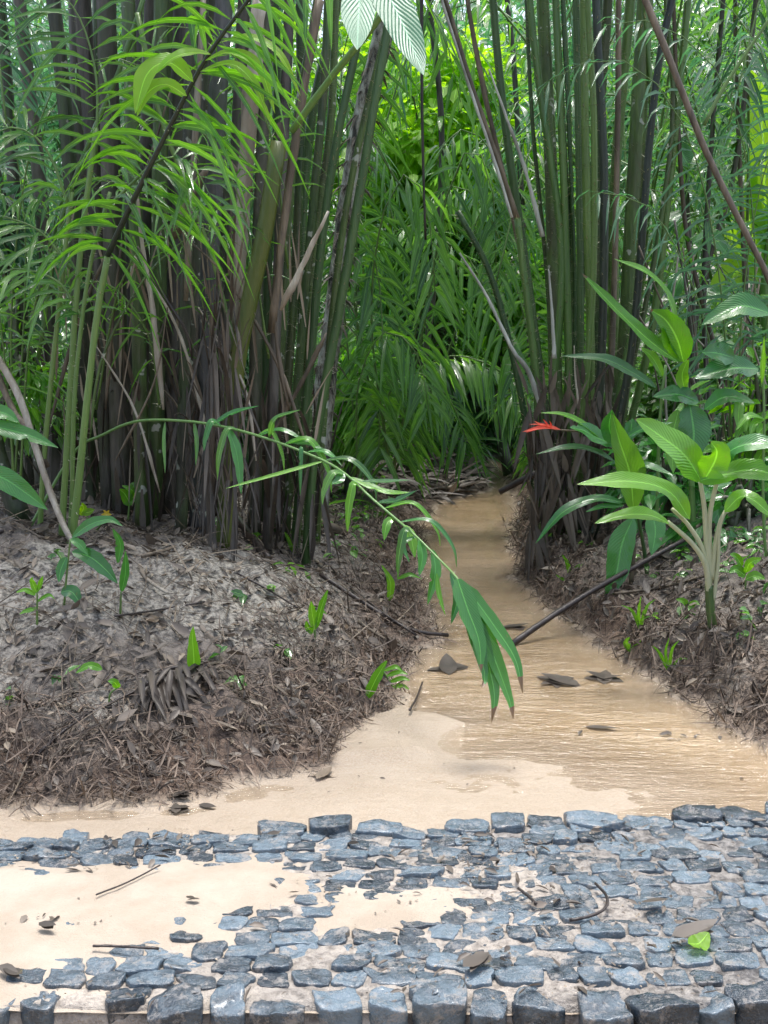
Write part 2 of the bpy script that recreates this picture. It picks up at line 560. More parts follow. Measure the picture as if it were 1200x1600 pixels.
def ground_mat():
    k = NT('bank_soil_and_sand')
    sand, root = k.attr('sand'), k.attr('root')
    tone = k.attr('tone')
    n1, n2, n3 = k.noise(6.0, 6, 0.7), k.noise(45.0, 5, 0.7), k.noise(160.0, 3, 0.6)
    soil = k.mix(k.ramp(k.math('ADD', k.math('MULTIPLY', n1, 0.55), k.math('MULTIPLY', n2, 0.45)), (0.40, 0.0), (0.60, 1.0)), (0.040, 0.034, 0.030), (0.215, 0.188, 0.162))
    pale = k.mix(k.ramp(n2, (0.40, 0.0), (0.58, 1.0)), (0.080, 0.073, 0.063), (0.330, 0.306, 0.262))
    soil = k.mix(tone, soil, pale)
    rt = k.mix(k.ramp(n2, (0.4, 0.0), (0.6, 1.0)), (0.048, 0.028, 0.019), (0.150, 0.098, 0.066))
    soil = k.mix(root, soil, rt)
    sd = k.mix(k.ramp(n1, (0.35, 0.0), (0.65, 1.0)), (0.320, 0.245, 0.170), (0.385, 0.310, 0.232))
    sd = k.mix(k.ramp(n3, (0.35, 0.0), (0.7, 1.0)), sd, (0.420, 0.355, 0.280))
    col = k.mix(sand, soil, sd)
    rip = k.noise(9.0, 4, 0.65, k.coords((1.0, 1.7, 1)))
    b = k.bump(k.math('ADD', n2, k.math('ADD', k.math('MULTIPLY', n3, 0.5), k.math('MULTIPLY', rip, 1.3))), 0.6, 0.02)
    rg = k.math('SUBTRACT', 0.75, k.math('MULTIPLY', sand, 0.42))
    return k.done(k.pbr(col, rg, b, 0.4))


M['ground'] = ground_mat()


def water_mat():
    k = NT('muddy_shallow_water')
    dep = k.attr('depth')
    v = k.coords((1.0, 3.2, 1))
    n1, n2 = k.noise(5.0, 4, 0.6, v), k.noise(22.0, 3, 0.6, v)
    b = k.bump(k.math('ADD', n1, k.math('MULTIPLY', n2, 0.55)), 0.48, 0.06)
    mud = k.mix(k.ramp(k.noise(2.2, 4, 0.6, k.coords((1, 2, 1))), (0.38, 0.0), (0.64, 1.0)), (0.350, 0.240, 0.125), (0.450, 0.330, 0.195))
    p = k.pbr(mud, 0.12, b, 0.5)
    tr = k.n('BsdfTransparent')
    tr.inputs[0].default_value = (0.985, 0.965, 0.93, 1)
    gl = k.n('BsdfGlossy')
    gl.inputs['Roughness'].default_value = 0.06
    k.t.links.new(b, gl.inputs['Normal'])
    fr = k.n('Fresnel')
    fr.inputs[0].default_value = 1.33
    k.t.links.new(b, fr.inputs['Normal'])
    m1 = k.n('MixShader')
    k.t.links.new(fr.outputs[0], m1.inputs[0])
    k.t.links.new(tr.outputs[0], m1.inputs[1])
    k.t.links.new(gl.outputs[0], m1.inputs[2])
    m2 = k.n('MixShader')
    k.t.links.new(k.ramp(dep, (0.0, 0.0), (0.075, 0.82)), m2.inputs[0])
    k.t.links.new(m1.outputs[0], m2.inputs[1])
    k.t.links.new(p, m2.inputs[2])
    return k.done(m2.outputs[0])


M['water'] = water_mat()


def stone_mat(name, c1, c2, rough):
    k = NT(name)
    tone = k.attr('tone')
    n1, n2 = k.noise(26.0, 6, 0.68), k.noise(120.0, 4, 0.65)
    n3 = k.noise(20.0, 8, 0.8)
    col = k.mix(k.math('ADD', tone, k.math('MULTIPLY', k.math('SUBTRACT', n1, 0.5), 2.2), clamp=True), c1, c2)
    col = k.mix(k.ramp(k.noise(32.0, 4, 0.6), (0.56, 0.0), (0.72, 0.6)), col, (0.030, 0.036, 0.044))
    mud = k.ramp(n3, (0.52, 0.0), (0.62, 0.8))
    col = k.mix(mud, col, (0.250, 0.230, 0.210))
    rg = k.math('ADD', rough, k.math('MULTIPLY', k.math('ADD', n1, mud), 0.28))
    return k.done(k.pbr(col, rg, k.bump(k.math('ADD', n1, k.math('MULTIPLY', n2, 0.30)), 0.75, 0.016), 0.6, 0.15))


M['slate'] = stone_mat('wet_blue_slate', (0.017, 0.028, 0.040), (0.118, 0.165, 0.203), 0.08)


def mortar_mat():
    k = NT('sandy_mortar')
    n1, n2, n3 = k.noise(4.0, 5, 0.65), k.noise(38.0, 5, 0.7), k.noise(150.0, 3, 0.6)
    a = k.mix(k.ramp(n2, (0.38, 0.0), (0.62, 1.0)), (0.045, 0.043, 0.043), (0.245, 0.232, 0.218))
    b = k.mix(k.ramp(n2, (0.35, 0.0), (0.55, 1.0)), (0.230, 0.200, 0.170), (0.430, 0.380, 0.325))
    f = k.math('ADD', k.attr('tone'), k.math('MULTIPLY', k.math('SUBTRACT', n1, 0.5), 1.5), clamp=True)
    col = k.mix(f, a, b)
    return k.done(k.pbr(col, 0.5, k.bump(k.math('ADD', n2, k.math('MULTIPLY', n3, 0.4)), 0.8, 0.02), 0.45))


M['mortar'] = mortar_mat()


def sand_mat():
    k = NT('washed_pale_sand')
    n1, n2, n3 = k.noise(5.0, 5, 0.6), k.noise(60.0, 4, 0.7), k.noise(240.0, 2, 0.6)
    col = k.mix(k.ramp(n1, (0.35, 0.0), (0.62, 1.0)), (0.315, 0.260, 0.200), (0.385, 0.332, 0.270))
    col = k.mix(k.ramp(n2, (0.62, 0.0), (0.72, 0.6)), col, (0.300, 0.245, 0.190))
    return k.done(k.pbr(col, 0.7, k.bump(k.math('ADD', n2, k.math('MULTIPLY', n3, 0.5)), 0.45, 0.012), 0.35))


M['sand'] = sand_mat()


# ------------------------------------------------------------------ ground and water
def grid_mesh(xs, ys, z):
    X, Y = np.meshgrid(xs, ys)
    v = np.stack([X, Y, z], -1)
    nx, ny = len(xs), len(ys)
    i, j = np.meshgrid(np.arange(ny - 1), np.arange(nx - 1), indexing='ij')
    k = i * nx + j
    return v, np.stack([k, k + 1, k + nx + 1, k + nx], -1), np.stack([X, Y], -1)


xs = np.arange(-2.7, 2.71, 0.03)
out = 2.7 + np.cumsum(0.05 * 1.22 ** np.arange(26))
xs = np.concatenate([-out[::-1], xs, out])
ys = np.concatenate([[-60, -25, -10, -4, -1, 0.5, 1.5, 2.0, 2.4], np.arange(2.7, 8, 0.03), 8 + np.cumsum(0.035 * 1.035 ** np.arange(130))])
X, Y = np.meshgrid(xs, ys)
z, sd, bar, beach = H(X, Y, True)
fine = sstep(0.0, 0.12, sd) * (0.034 * fbm(X * 22, Y * 22, 31, 2))
z = z + fine
g = Geo()
v, q, uv = grid_mesh(xs, ys, z)
pale = np.clip(sstep(0.02, 0.32, fbm(X * 1.3 + 0.3, Y * 1.3, 41, 3) + 0.55 * np.exp(-(((X + 0.62) / 0.6) ** 2 + ((Y - 5.5) / 0.8) ** 2)) + 0.4 * np.exp(-(((X + 1.4) / 0.5) ** 2 + ((Y - 4.9) / 0.3) ** 2))), 0, 1)
g.add(v, q, uv, pale.ravel())
rootz = sstep(0.55, 0.08, sd + 0.35 * fbm(X * 3, Y * 3, 51, 3)) * 0.9
sandz = sstep(0.06, -0.02, sd)
o = g.build('ground', M['ground'], extra={'sand': sandz, 'root': rootz})
struct('ground', o=o)

wx = np.arange(-3.4, 3.41, 0.05)
wx = np.concatenate([[-30, -12, -6], wx, [6, 12, 30]])
wy = np.concatenate([[-50, -12, -3, 0.0, 1.5], np.arange(2.3, 8, 0.05), np.arange(8, 14.6, 0.12)])
X, Y = np.meshgrid(wx, wy)
zt = H(X, Y)
g = Geo()
v, q, uv = grid_mesh(wx, wy, np.zeros_like(X))
g.add(v, q, uv)
o = g.build('water', M['water'], extra={'depth': np.maximum(-zt, 0)})
struct('water', o=o)

# ------------------------------------------------------------------ the cobbled path
PT = 0.062
nL, nR = on_z(0, 1562, PT), on_z(1200, 1557, PT)
fL, fR = on_z(0, 1306, PT), on_z(1200, 1264, PT)


def path_xy(x, r):
    """x across the picture, r 0 at the near edge and 1 at the far edge"""
    x = np.asarray(x, float)
    yn = nL[1] + (nR[1] - nL[1]) * (x - nL[0]) / (nR[0] - nL[0])
    yf = fL[1] + (fR[1] - fL[1]) * (x - fL[0]) / (fR[0] - fL[0])
    return yn + (yf - yn) * r


SAND = [tuple(on_z(*p, PT)[:2]) for p in [(-1200, 1335), (0, 1352), (210, 1345), (390, 1338), (520, 1372), (640, 1385), (720, 1398), (700, 1440), (560, 1452),
                                          (470, 1425), (370, 1440), (345, 1482), (200, 1490), (70, 1535), (-20, 1562), (-700, 1590)]]


def bed_z(x, y, r):
    return 0.0425 + 0.006 * np.sin(np.pi * np.clip(r, 0, 1)) + 0.010 * fbm(x * 9, y * 9, 61, 3) + 0.008 * vnoise(x * 45, y * 45, 62) + 0.005 * vnoise(x * 110, y * 110, 63)


path = bpy.data.objects.new('path', None)
COL.objects.link(path)
path['kind'] = 'structure'
path.location = (0, 3.3, 0)
bx = np.arange(-3.2, 3.21, 0.018)
br = np.concatenate([[-0.032, -0.030], np.linspace(-0.026, 1.015, 72), [1.022, 1.025]])
BX, BR = np.meshgrid(bx, br)
BY = path_xy(BX, BR)
bz = bed_z(BX, BY, BR)
edge = sstep(-0.032, 0.0, BR) * sstep(1.02, 0.985, BR)
bz = bz * edge + (1 - edge) * (-0.09)
i, j = np.meshgrid(np.arange(len(br) - 1), np.arange(len(bx) - 1), indexing='ij')
k = i * len(bx) + j
g = Geo()
sandy = sstep(0.75, -0.05, poly_sd(BX, BY, SAND)) * 0.9 + 0.25 * sstep(0.9, 1.0, BR) + 0.1
g.add(np.stack([BX, BY, bz], -1), np.stack([k, k + 1, k + len(bx) + 1, k + len(bx)], -1), np.stack([BX, BY], -1), np.clip(sandy * 0.85, 0, 1).ravel())
g.build('mortar_bed', M['mortar'], path)

# drift of washed sand lying on the path
sx = np.arange(-3.2, 0.9, 0.02)
sr = np.linspace(-0.01, 1.0, 60)
BX, BR = np.meshgrid(sx, sr)
BY = path_xy(BX, BR)
ssd = poly_sd(BX, BY, SAND) + 0.10 * fbm(BX * 4, BY * 5, 71, 3)
sz = 0.030 + 0.031 * sstep(0.20, -0.14, ssd) + 0.008 * fbm(BX * 6, BY * 9, 72, 3) + 0.002 * vnoise(BX * 60, BY * 60, 73)
i, j = np.meshgrid(np.arange(len(sr) - 1), np.arange(len(sx) - 1), indexing='ij')
k = i * len(sx) + j
g = Geo()
g.add(np.stack([BX, BY, sz], -1), np.stack([k, k + 1, k + len(sx) + 1, k + len(sx)], -1), np.stack([BX, BY], -1))
o = g.build('sand_drift', M['sand'], None)
tag(o, 'pale washed sand drifted over the cobbles', kind='stuff')


def stone(g, x, y, a, b, top, sq=5.0, depth=0.12, rot=0.0, tilt=0.05, rough=0.004):
    n = 22
    th = np.arange(n) / n * 2 * np.pi + rng.random()
    rad = (np.abs(np.cos(th)) ** sq + np.abs(np.sin(th)) ** sq) ** (-1 / sq)
    ph = rng.random(3) * 6.3
    rad = rad * (1 + 0.05 * np.sin(2 * th + ph[0]) + 0.05 * np.sin(3 * th + ph[1]) + 0.03 * np.sin(5 * th + ph[2]) + 0.034 * rng.normal(size=n))
    ox, oy = rad * np.cos(th) * a, rad * np.sin(th) * b
    ox = ox + rng.normal() * 0.15 * oy
    c, s = math.cos(rot), math.sin(rot)
    ox, oy = ox * c - oy * s, ox * s + oy * c
    tx, ty = rng.normal(0, tilt), rng.normal(0, tilt) - 0.01
    sx, sy = rng.uniform(0, 50, 2)
    vs = []
    for f, dz, jz in ((0.02, 0.0, 1), (0.35, 0.0, 1), (0.62, 0.0, 1), (0.84, 0.0, 1), (0.965, -0.0006, 1), (0.99, -0.0025, 1), (1.0, -0.009, 0.6), (0.99, -0.045, 0), (0.9, -depth, 0)):
        und = rough * (2.2 * vnoise((x + ox * f) * 22 + sx, (y + oy * f) * 30 + sy, 3) + 1.0 * vnoise((x + ox * f) * 70 + sx, (y + oy * f) * 90 + sy, 4))
        vs.append(np.stack([x + ox * f, y + oy * f, top + dz + (ox * tx + oy * ty) * f + jz * und], -1))
    m = len(vs)
    i, j = np.meshgrid(np.arange(m - 1), np.arange(n), indexing='ij')
    q = np.stack([i * n + j, (i + 1) * n + j, (i + 1) * n + (j + 1) % n, i * n + (j + 1) % n], -1)
    g.add(np.concatenate(vs), q, None, np.clip(0.45 + 0.36 * rng.normal(), 0, 1))


rows = 14
cob = Geo()
for rr in range(1, rows):
    r0 = 0.045 + (rr - 0.06) / rows * 0.97
    x = -3.1 + rng.random() * 0.1
    while x < 3.1:
        w = rng.uniform(0.062, 0.118)
        y = path_xy(x + w / 2, r0) + rng.normal(0, 0.006)
        d = float(path_xy(x, 1) - path_xy(x, 0)) / rows
        top = 0.0535 + rng.normal(0, 0.003)
        if rng.random() > 0.05:
            stone(cob, x + w / 2, y, w / 2 * 0.97, d / 2 * rng.uniform(0.90, 1.04), top, sq=rng.uniform(4, 9), rot=rng.normal(0, 0.09), tilt=0.05, rough=0.0045)
        x += w + rng.uniform(-0.002, 0.010)
cob.build('cobblestone_paving', M['slate'], path)
for r0, hw, tp in ((0.012, 0.050, 0.053), (0.982, 0.050, 0.057)):
    x = -2.9
    while x < 2.9:
        w = rng.uniform(0.065, 0.125) if r0 < 0.5 else rng.uniform(0.07, 0.15)
        y = path_xy(x + w / 2, r0) + rng.normal(0, 0.014)
        if rng.random() > (0.04 if r0 < 0.5 else 0.10):
            gs = Geo()
            stone(gs, x + w / 2, float(y), w / 2, hw * rng.uniform(0.75, 1.1), tp + rng.normal(0, 0.008) - (0.012 if r0 > 0.5 and x < -0.3 else 0), sq=rng.uniform(3.5, 9), rot=rng.normal(0, 0.09), tilt=0.10 if r0 < 0.5 else 0.04, rough=0.007)
            gs.build('edge_stone', M['slate'], path)
        x += w + rng.uniform(0.004, 0.02)


# ------------------------------------------------------------------ litter, roots, ground cover (uncountable)
def scatter_ground(n, x0, x1, y0, y1, dens):
    x = rng.uniform(x0, x1, n)
    y = y0 * (y1 / y0) ** rng.random(n)
    z, sd, bar, beach = H(x, y, True)
    keep = rng.random(n) < dens(x, y, sd)
    x, y, z, sd = x[keep], y[keep], z[keep], sd[keep]
    e = 0.03
    gx, gy = (H(x + e, y) - H(x - e, y)) / (2 * e), (H(x, y + e) - H(x, y - e)) / (2 * e)
    return np.stack([x, y, z], -1), nrm(np.stack([-gx, -gy, np.ones_like(gx)], -1)), sd


def lay(g, P, N, L0, L1, w0, w1, seg=3, lift=0.35, droop=(-0.3, 0.4), mat=0, tone=None, up=0.008, prof=OVAL, fold=(0.2, 0.9)):
    n = len(P)
    d = rng.normal(size=(n, 3))
    d = nrm(d - (d * N).sum(1)[:, None] * N) + N * rng.normal(0, lift, (n, 1))
    L = rng.uniform(L0, L1, n)
    nn = N + rng.normal(0, 0.35, (n, 3))
    for part in np.array_split(np.arange(n), 3):
        blades(g, P[part] + N[part] * up, d[part], nn[part], L[part], L[part] * rng.uniform(w0, w1, len(part)), seg=seg,
               droop=rng.uniform(droop[0], droop[1], len(part)), prof=prof, fold=rng.uniform(*fold), mat=mat, tone=tone)


pale_amt = lambda x, y: np.clip(np.exp(-(((x + 0.60) / 0.55) ** 2 + ((y - 5.5) / 0.8) ** 2)) + 0.6 * np.exp(-(((x + 1.4) / 0.5) ** 2 + ((y - 4.9) / 0.3) ** 2)), 0, 1)
g = Geo()
P, N, _ = scatter_ground(60000, -3.2, 3.2, 3.7, 14, lambda x, y, s: sstep(0.02, 0.12, s) * (0.35 + 0.65 * sstep(-0.2, 0.25, fbm(x * 1.7, y * 1.7, 81, 3))) * (1 - 0.72 * pale_amt(x, y)) * np.where((x < 0.4) & (y < 5.2), 0.8, 1.0))
h = len(P) // 3
lay(g, P[:h], N[:h], 0.035, 0.10, 0.25, 0.5)
lay(g, P[h:], N[h:], 0.015, 0.05, 0.2, 0.55, lift=0.5)
P, N, _ = scatter_ground(12000, -3.2, 3.2, 3.9, 12, lambda x, y, s: sstep(0.05, 0.2, s) * 0.6)
lay(g, P, N, 0.012, 0.06, 0.3, 0.5, mat=1)
o = g.build('leaf_litter', [M['leaf_dead'], M['leaf_tan']])
tag(o, 'dead brown leaves carpeting both stream banks', kind='stuff')

g = Geo()
P, N, _ = scatter_ground(190000, -2.8, 2.8, 3.4, 10, lambda x, y, s: sstep(-0.03, 0.02, s) * sstep(0.75, 0.1, s) * (0.5 + 0.5 * sstep(-0.2, 0.2, fbm(x * 2, y * 2, 91, 3))))
h = len(P) // 3
lay(g, P[:h], N[:h], 0.05, 0.15, 0.03, 0.06, seg=4, lift=0.6, droop=(-0.4, 1.2), prof=BLADE, fold=(0.5, 0.9), up=0.015)
lay(g, P[h:], N[h:], 0.03, 0.08, 0.05, 0.12, seg=3, lift=0.8, droop=(-0.6, 1.2), prof=BLADE, fold=(0.5, 0.9), up=0.01)
P, N, _ = scatter_ground(14000, -3.2, 3.2, 4.0, 13, lambda x, y, s: sstep(0.1, 0.3, s))
lay(g, P, N, 0.08, 0.30, 0.014, 0.03, seg=4, lift=0.22, droop=(-0.2, 0.5), prof=BLADE, fold=(0.5, 0.9), mat=1)
k = NT('reddish_root_hair')
M['root'] = k.done(k.pbr(k.mix(k.attr('tone'), (0.036, 0.025, 0.018), (0.210, 0.155, 0.112)), 0.6))
o = g.build('root_fibres', [M['root'], M['dry_brown']])
tag(o, 'matted reddish root fibres and fine twigs on the bank edges', kind='stuff')

g = Geo()
def cover_d(x, y, s):
    return sstep(0.12, 0.35, s) * np.where(x > 0.6, 0.5, 0.10 + 0.8 * sstep(6.0, 7.4, y) * sstep(-0.9, -0.2, x))
P, N, _ = scatter_ground(2600, -3.2, 3.2, 4.2, 14, cover_d)
for _ in range(3):
    lay(g, P + rng.normal(0, 0.012, P.shape), N, 0.03, 0.075, 0.4, 0.6, lift=0.5, up=0.035, droop=(0, 0.4))
P, N, _ = scatter_ground(2600, -5, 5, 8.5, 15, lambda x, y, s: sstep(0.25, 0.5, s) * 0.7)
lay(g, P, N, 0.12, 0.42, 0.06, 0.12, lift=1.2, up=0.0, droop=(0.2, 0.9), seg=4, prof=BLADE)
o = g.build('ground_cover', M['frond_mid'])
tag(o, 'small green seedlings and grass blades on the banks', kind='stuff')

# bits washed onto the sand and the path
g = Geo()
n = 5200
x, r = rng.uniform(-1.6, 1.6, n), rng.random(n)
k = rng.random(n) < 0.9 * sstep(-0.05, 0.45, fbm(x * 3.2, r * 5, 121, 3)) + 0.04 + 0.25 * sstep(-0.2, 0.6, x)
x, r = x[k], r[k]
n = len(x)
y = path_xy(x, r)
P = np.stack([x, y, np.full(n, 0.064)], -1)
h = n // 8
lay(g, P[:h], np.tile([0, 0, 1.0], (h, 1)), 0.02, 0.055, 0.15, 0.45, lift=0.08, up=0.001)
h2 = h + (n - h) // 2
lay(g, P[h:h2], np.tile([0, 0, 1.0], (h2 - h, 1)), 0.004, 0.018, 0.15, 0.6, lift=0.1, up=0.0)
P[h2:, 2] -= 0.008
lay(g, P[h2:], np.tile([0, 0, 1.0], (n - h2, 1)), 0.003, 0.010, 0.5, 0.9, lift=0.2, up=0.0, mat=1)
n = 900
P = np.stack([rng.uniform(-1.6, 1.4, n), rng.uniform(3.85, 4.5, n), np.zeros(n)], -1)
P[:, 2] = np.maximum(H(P[:, 0], P[:, 1]), 0.0) + 0.003
P = P[(poly_sd(P[:, 0], P[:, 1], STREAM) < -0.02) & (rng.random(n) < 0.03 + 0.6 * sstep(0.05, 0.5, fbm(P[:, 0] * 2.5, P[:, 1] * 4, 131, 3)))]
lay(g, P, np.tile([0, 0, 1.0], (len(P), 1)), 0.008, 0.045, 0.12, 0.45, lift=0.06, up=0.002)
o = g.build('litter_bits', [M['leaf_dead'], M['leaf_tan']])
tag(o, 'small dark leaf scraps and twigs scattered on wet sand', kind='stuff')
# ------------------------------------------------------------------ plant builders
def to_ground(pts, sink=0.04):
    """continue a stalk from its lowest visible point down into the soil"""
    p = np.asarray(pts, float)
    a, d = p[0], p[0] - p[1]
    d = d / max(abs(d[2]), 0.2)
    x, y = a[0] + d[0] * 0.3, a[1]
    zg = float(H(x, y)) - sink
    if a[2] > zg + 0.03:
        p = np.vstack([[x, y, zg], p])
    return p


def culm_pts(pxs, Y, ext=1.8, lean=None, Y1=None):
    p = to_ground(px_pts(pxs, Y, Y1))
    if ext:
        d = nrm(p[-1] - p[-2])
        d2 = nrm(d + (np.array([0, 0, 0.6]) if lean is None else np.asarray(lean)))
        p = np.vstack([p, p[-1] + d2 * ext * 0.5, p[-1] + d2 * ext])
    return spline(p, 22)


def culm(parent, pxs, Y, wpx, mat, ext=1.8, name='stem', nsp=0, taper=0.75, splen=0.03, Y1=None, bump=0.03, n=9):
    p = culm_pts(pxs, Y, ext, Y1=Y1)
    r = np.linspace(1.0, taper, len(p)) * wpx * Y / F / 2
    g = Geo()
    tube(g, p, r, n=n, tone=rng.uniform(0.2, 0.8), bump=bump)
    if nsp:
        spines(g, p, r, nsp, splen)
    g.build(name, [M[mat], M['spine']], parent)
    return p, r


def skirt(g, p, r, n, z0=0.0, z1=1.0, L=(0.25, 0.6), Wd=(0.012, 0.04), mat=0):
    """dead leaf sheaths clinging to the foot of a stalk"""
    f = rng.uniform(0, 1, n)
    zz = p[0][2] + z0 + (z1 - z0) * f
    i = np.clip(np.searchsorted(p[:, 2], zz), 1, len(p) - 1)
    c = p[i].copy()
    c[:, 2] = zz
    out = nrm(np.stack([rng.normal(size=n), rng.normal(size=n) - 0.8, 0 * f], -1))
    c += out * (r[i][:, None] + 0.008)
    up = rng.random(n) < 0.55
    d = out * rng.uniform(0.05, 0.5, (n, 1)) + np.where(up, 1.0, -1.0)[:, None] * np.array([0, 0, 1.0])
    blades(g, c, d, out, rng.uniform(*L, n), rng.uniform(*Wd, n), seg=4, droop=np.where(up, rng.uniform(0, 0.5, n), 0.05), prof=BLADE, fold=0.5, mat=mat, tone=rng.random(n) ** 2.2)


def frond_part(parent, q, r0, n, L, Wd, mat, stem='stem_green', name='frond', **kw):
    k = spline(q, max(14, n // 2))
    g = Geo()
    tube(g, k, np.linspace(r0, r0 * 0.3, len(k)), n=5)
    spines(g, k[: len(k) // 2], r0 * 0.9, 24, 0.035)
    o = g.build(name, [M[stem], M['spine']], parent)
    g = Geo()
    frond(g, q, 0, n, L, Wd, **kw)
    g.build('foliage', M[mat], o)
    return o


def crown(parent, p, n, L, Wd, mat, az=None, Lf=2.2, dens=34, rise=0.9, name='frond'):
    """arching fronds from the top of a stalk"""
    for k in range(n):
        a = rng.uniform(0, 2 * np.pi) if az is None else az + rng.normal(0, 0.5)
        h = np.array([math.sin(a), math.cos(a), 0])
        b = p[-1]
        q = [b, b + h * 0.3 * Lf + np.array([0, 0, 0.28 * Lf * rise]), b + h * 0.65 * Lf + np.array([0, 0, 0.30 * Lf * rise]), b + h * Lf + np.array([0, 0, -0.05 * Lf])]
        frond_part(parent, q, 0.012, dens, L, Wd, mat, droop=0.7)


def leaf_part(parent, pxs, Y0, Y1, wpx, mat, face=(0, -0.55, 0.8), name='leaf', prof=LANCE, cup=0.25, wave=0.10, tone=None, twist=0.0, stalk=None, label=None):
    g = Geo()
    broadleaf(g, px_pts(pxs, Y0, Y1), wpx * (Y0 + Y1) / 2 / F, face, prof=prof, cup=cup, wave=wave, tone=tone, twist=twist)
    o = g.build(name, M[mat], parent)
    if label:
        o['label'] = label
    return o


def stem_part(parent, pxs, Y0, Y1, wpx, mat, name='stem', taper=0.7, ground=False):
    p = px_pts(pxs, Y0, Y1)
    if ground:
        p = to_ground(p)
    p = spline(p, 14)
    g = Geo()
    tube(g, p, np.linspace(1, taper, 14) * wpx * Y0 / F / 2, n=8, bump=0.03)
    return g.build(name, M[mat], parent)


# ------------------------------------------------------------------ the dark clump on the mound
base = np.array([*W(300, 800, 6.7)[:2], 0.5])
t = thing('palm_clump', 'dense clump of thick dark stems and dead stalks on the sandy mound', 'palm clump', base)
skirts = Geo()
for pxs, Y, w, mt, nsp in [
    ([(88, 720), (66, 330), (32, 20)], 6.9, 24, 'culm_brown', 0), ([(140, 730), (108, 240), (84, 0)], 6.8, 26, 'culm_dark', 0),
    ([(172, 770), (152, 310), (128, 0)], 6.7, 31, 'culm_brown', 30), ([(192, 770), (178, 380), (166, 0)], 6.6, 36, 'culm_brown', 0),
    ([(214, 780), (206, 320), (213, 0)], 6.8, 24, 'culm_grey', 0), ([(240, 790), (247, 480), (252, 0)], 6.5, 27, 'culm_green', 20),
    ([(262, 790), (272, 330), (285, 0)], 6.6, 31, 'culm_brown', 0), ([(296, 790), (306, 420), (312, 0)], 6.9, 30, 'culm_dark', 20),
    ([(312, 790), (328, 420), (345, 60), (350, 0)], 6.4, 32, 'culm_grey', 0), ([(222, 790), (214, 420), (200, 0)], 6.4, 24, 'culm_green', 24),
    ([(350, 800), (362, 420), (382, 0)], 6.9, 26, 'culm_brown', 0), ([(398, 800), (402, 420), (420, 0)], 6.9, 22, 'culm_dark', 20),
    ([(284, 800), (290, 480), (296, 120), (300, 0)], 6.3, 20, 'culm_dark', 0), ([(120, 760), (128, 380), (120, 0)], 7.2, 30, 'culm_brown', 0),
    ([(420, 790), (432, 480), (446, 150), (452, 0)], 6.6, 18, 'culm_brown', 30), ([(340, 800), (345, 600), (342, 300), (330, 0)], 7.1, 30, 'culm_dark', 0),
    ([(50, 760), (30, 420), (10, 120), (0, 0)], 7.2, 22, 'culm_dark', 0), ([(155, 780), (142, 500), (150, 200), (155, 0)], 7.4, 24, 'culm_green', 0),
    ([(232, 790), (228, 400), (238, 0)], 7.3, 30, 'culm_brown', 0), ([(265, 800), (258, 400), (268, 0)], 7.3, 26, 'culm_green', 0),
]:
    p, r = culm(t, pxs, Y, w, mt, ext=rng.uniform(1.0, 2.2), nsp=nsp)
    skirt(skirts, p, r, 13, 0.0, 0.85)
    if rng.random() < 0.35:
        crown(t, p, 2, 0.55, 0.035, 'frond_dark', Lf=2.4, dens=40)
for pxs, Y, w, mt in [
    ([(255, 640), (238, 480), (222, 380), (214, 300)], 6.1, 12, 'dry_pale'), ([(370, 520), (384, 250), (400, 60), (404, 0)], 6.2, 24, 'dry_pale'),
    ([(424, 520), (450, 300), (486, 75), (500, 0)], 6.1, 13, 'dry_brown'), ([(438, 485), (475, 410), (513, 330)], 5.9, 13, 'dry_pale'),
    ([(268, 375), (290, 320), (324, 262)], 6.2, 26, 'dry_brown'), ([(165, 640), (176, 500), (190, 380)], 6.2, 9, 'dry_brown'),
    ([(395, 300), (372, 270), (350, 240)], 6.2, 10, 'dry_brown'), ([(452, 640), (436, 560), (425, 470), (415, 400)], 6.1, 10, 'dry_brown'),
    ([(300, 560), (292, 520), (255, 460), (215, 385)], 6.0, 7, 'stick'), ([(290, 470), (302, 260), (318, 0)], 6.25, 10, 'dry_pale'),
    ([(70, 690), (130, 480), (215, 300), (270, 130)], 6.15, 8, 'dry_brown'), ([(330, 700), (280, 520), (210, 400)], 6.1, 7, 'dry_pale'), ([(480, 700), (430, 560), (350, 430), (300, 380)], 6.1, 8, 'dry_brown'),
    ([(140, 690), (160, 560), (230, 430), (320, 350)], 6.1, 6, 'culm_green'), ([(400, 720), (380, 600), (310, 480)], 6.05, 6, 'dry_pale'), ([(510, 520), (470, 600), (420, 690)], 6.2, 9, 'dry_brown'),
    ([(250, 770), (210, 640), (150, 540)], 6.05, 6, 'dry_pale'), ([(180, 720), (240, 600), (262, 480)], 6.0, 5, 'dry_brown'), ([(60, 560), (100, 330), (190, 100), (230, -20)], 6.2, 8, 'stem_green'), ([(390, 640), (330, 400), (250, 180), (215, 20)], 6.15, 7, 'stem_green'),
]:
    p = spline(px_pts(pxs, Y), 14)
    g = Geo()
    tube(g, p, w * Y / F / 2 * (np.minimum(0.3 + 4 * np.linspace(0, 1, 14), 1) * np.linspace(1.0, 0.35, 14) if pxs[-1][1] > 60 else np.linspace(0.9, 1.0, 14)), n=7, bump=0.16, tone=rng.uniform(0.2, 0.8))
    g.build('dead_stalk', M[mt], t)
for k in range(60):
    x, y = rng.uniform(60, 500), rng.uniform(430, 800)
    c = W(x, y, rng.uniform(6.05, 6.5))
    blades(skirts, c, (rng.normal(0, 0.16), rng.normal(0, 0.1), 1), (0, -1, 0.1), rng.uniform(0.15, 0.6), rng.uniform(0.005, 0.016), seg=5, droop=0.08, prof=BLADE, fold=0.6, mat=1)
skirts.build('dead_foliage', [M['leaf_dead'], M['leaf_tan']], t)
sk = Geo()
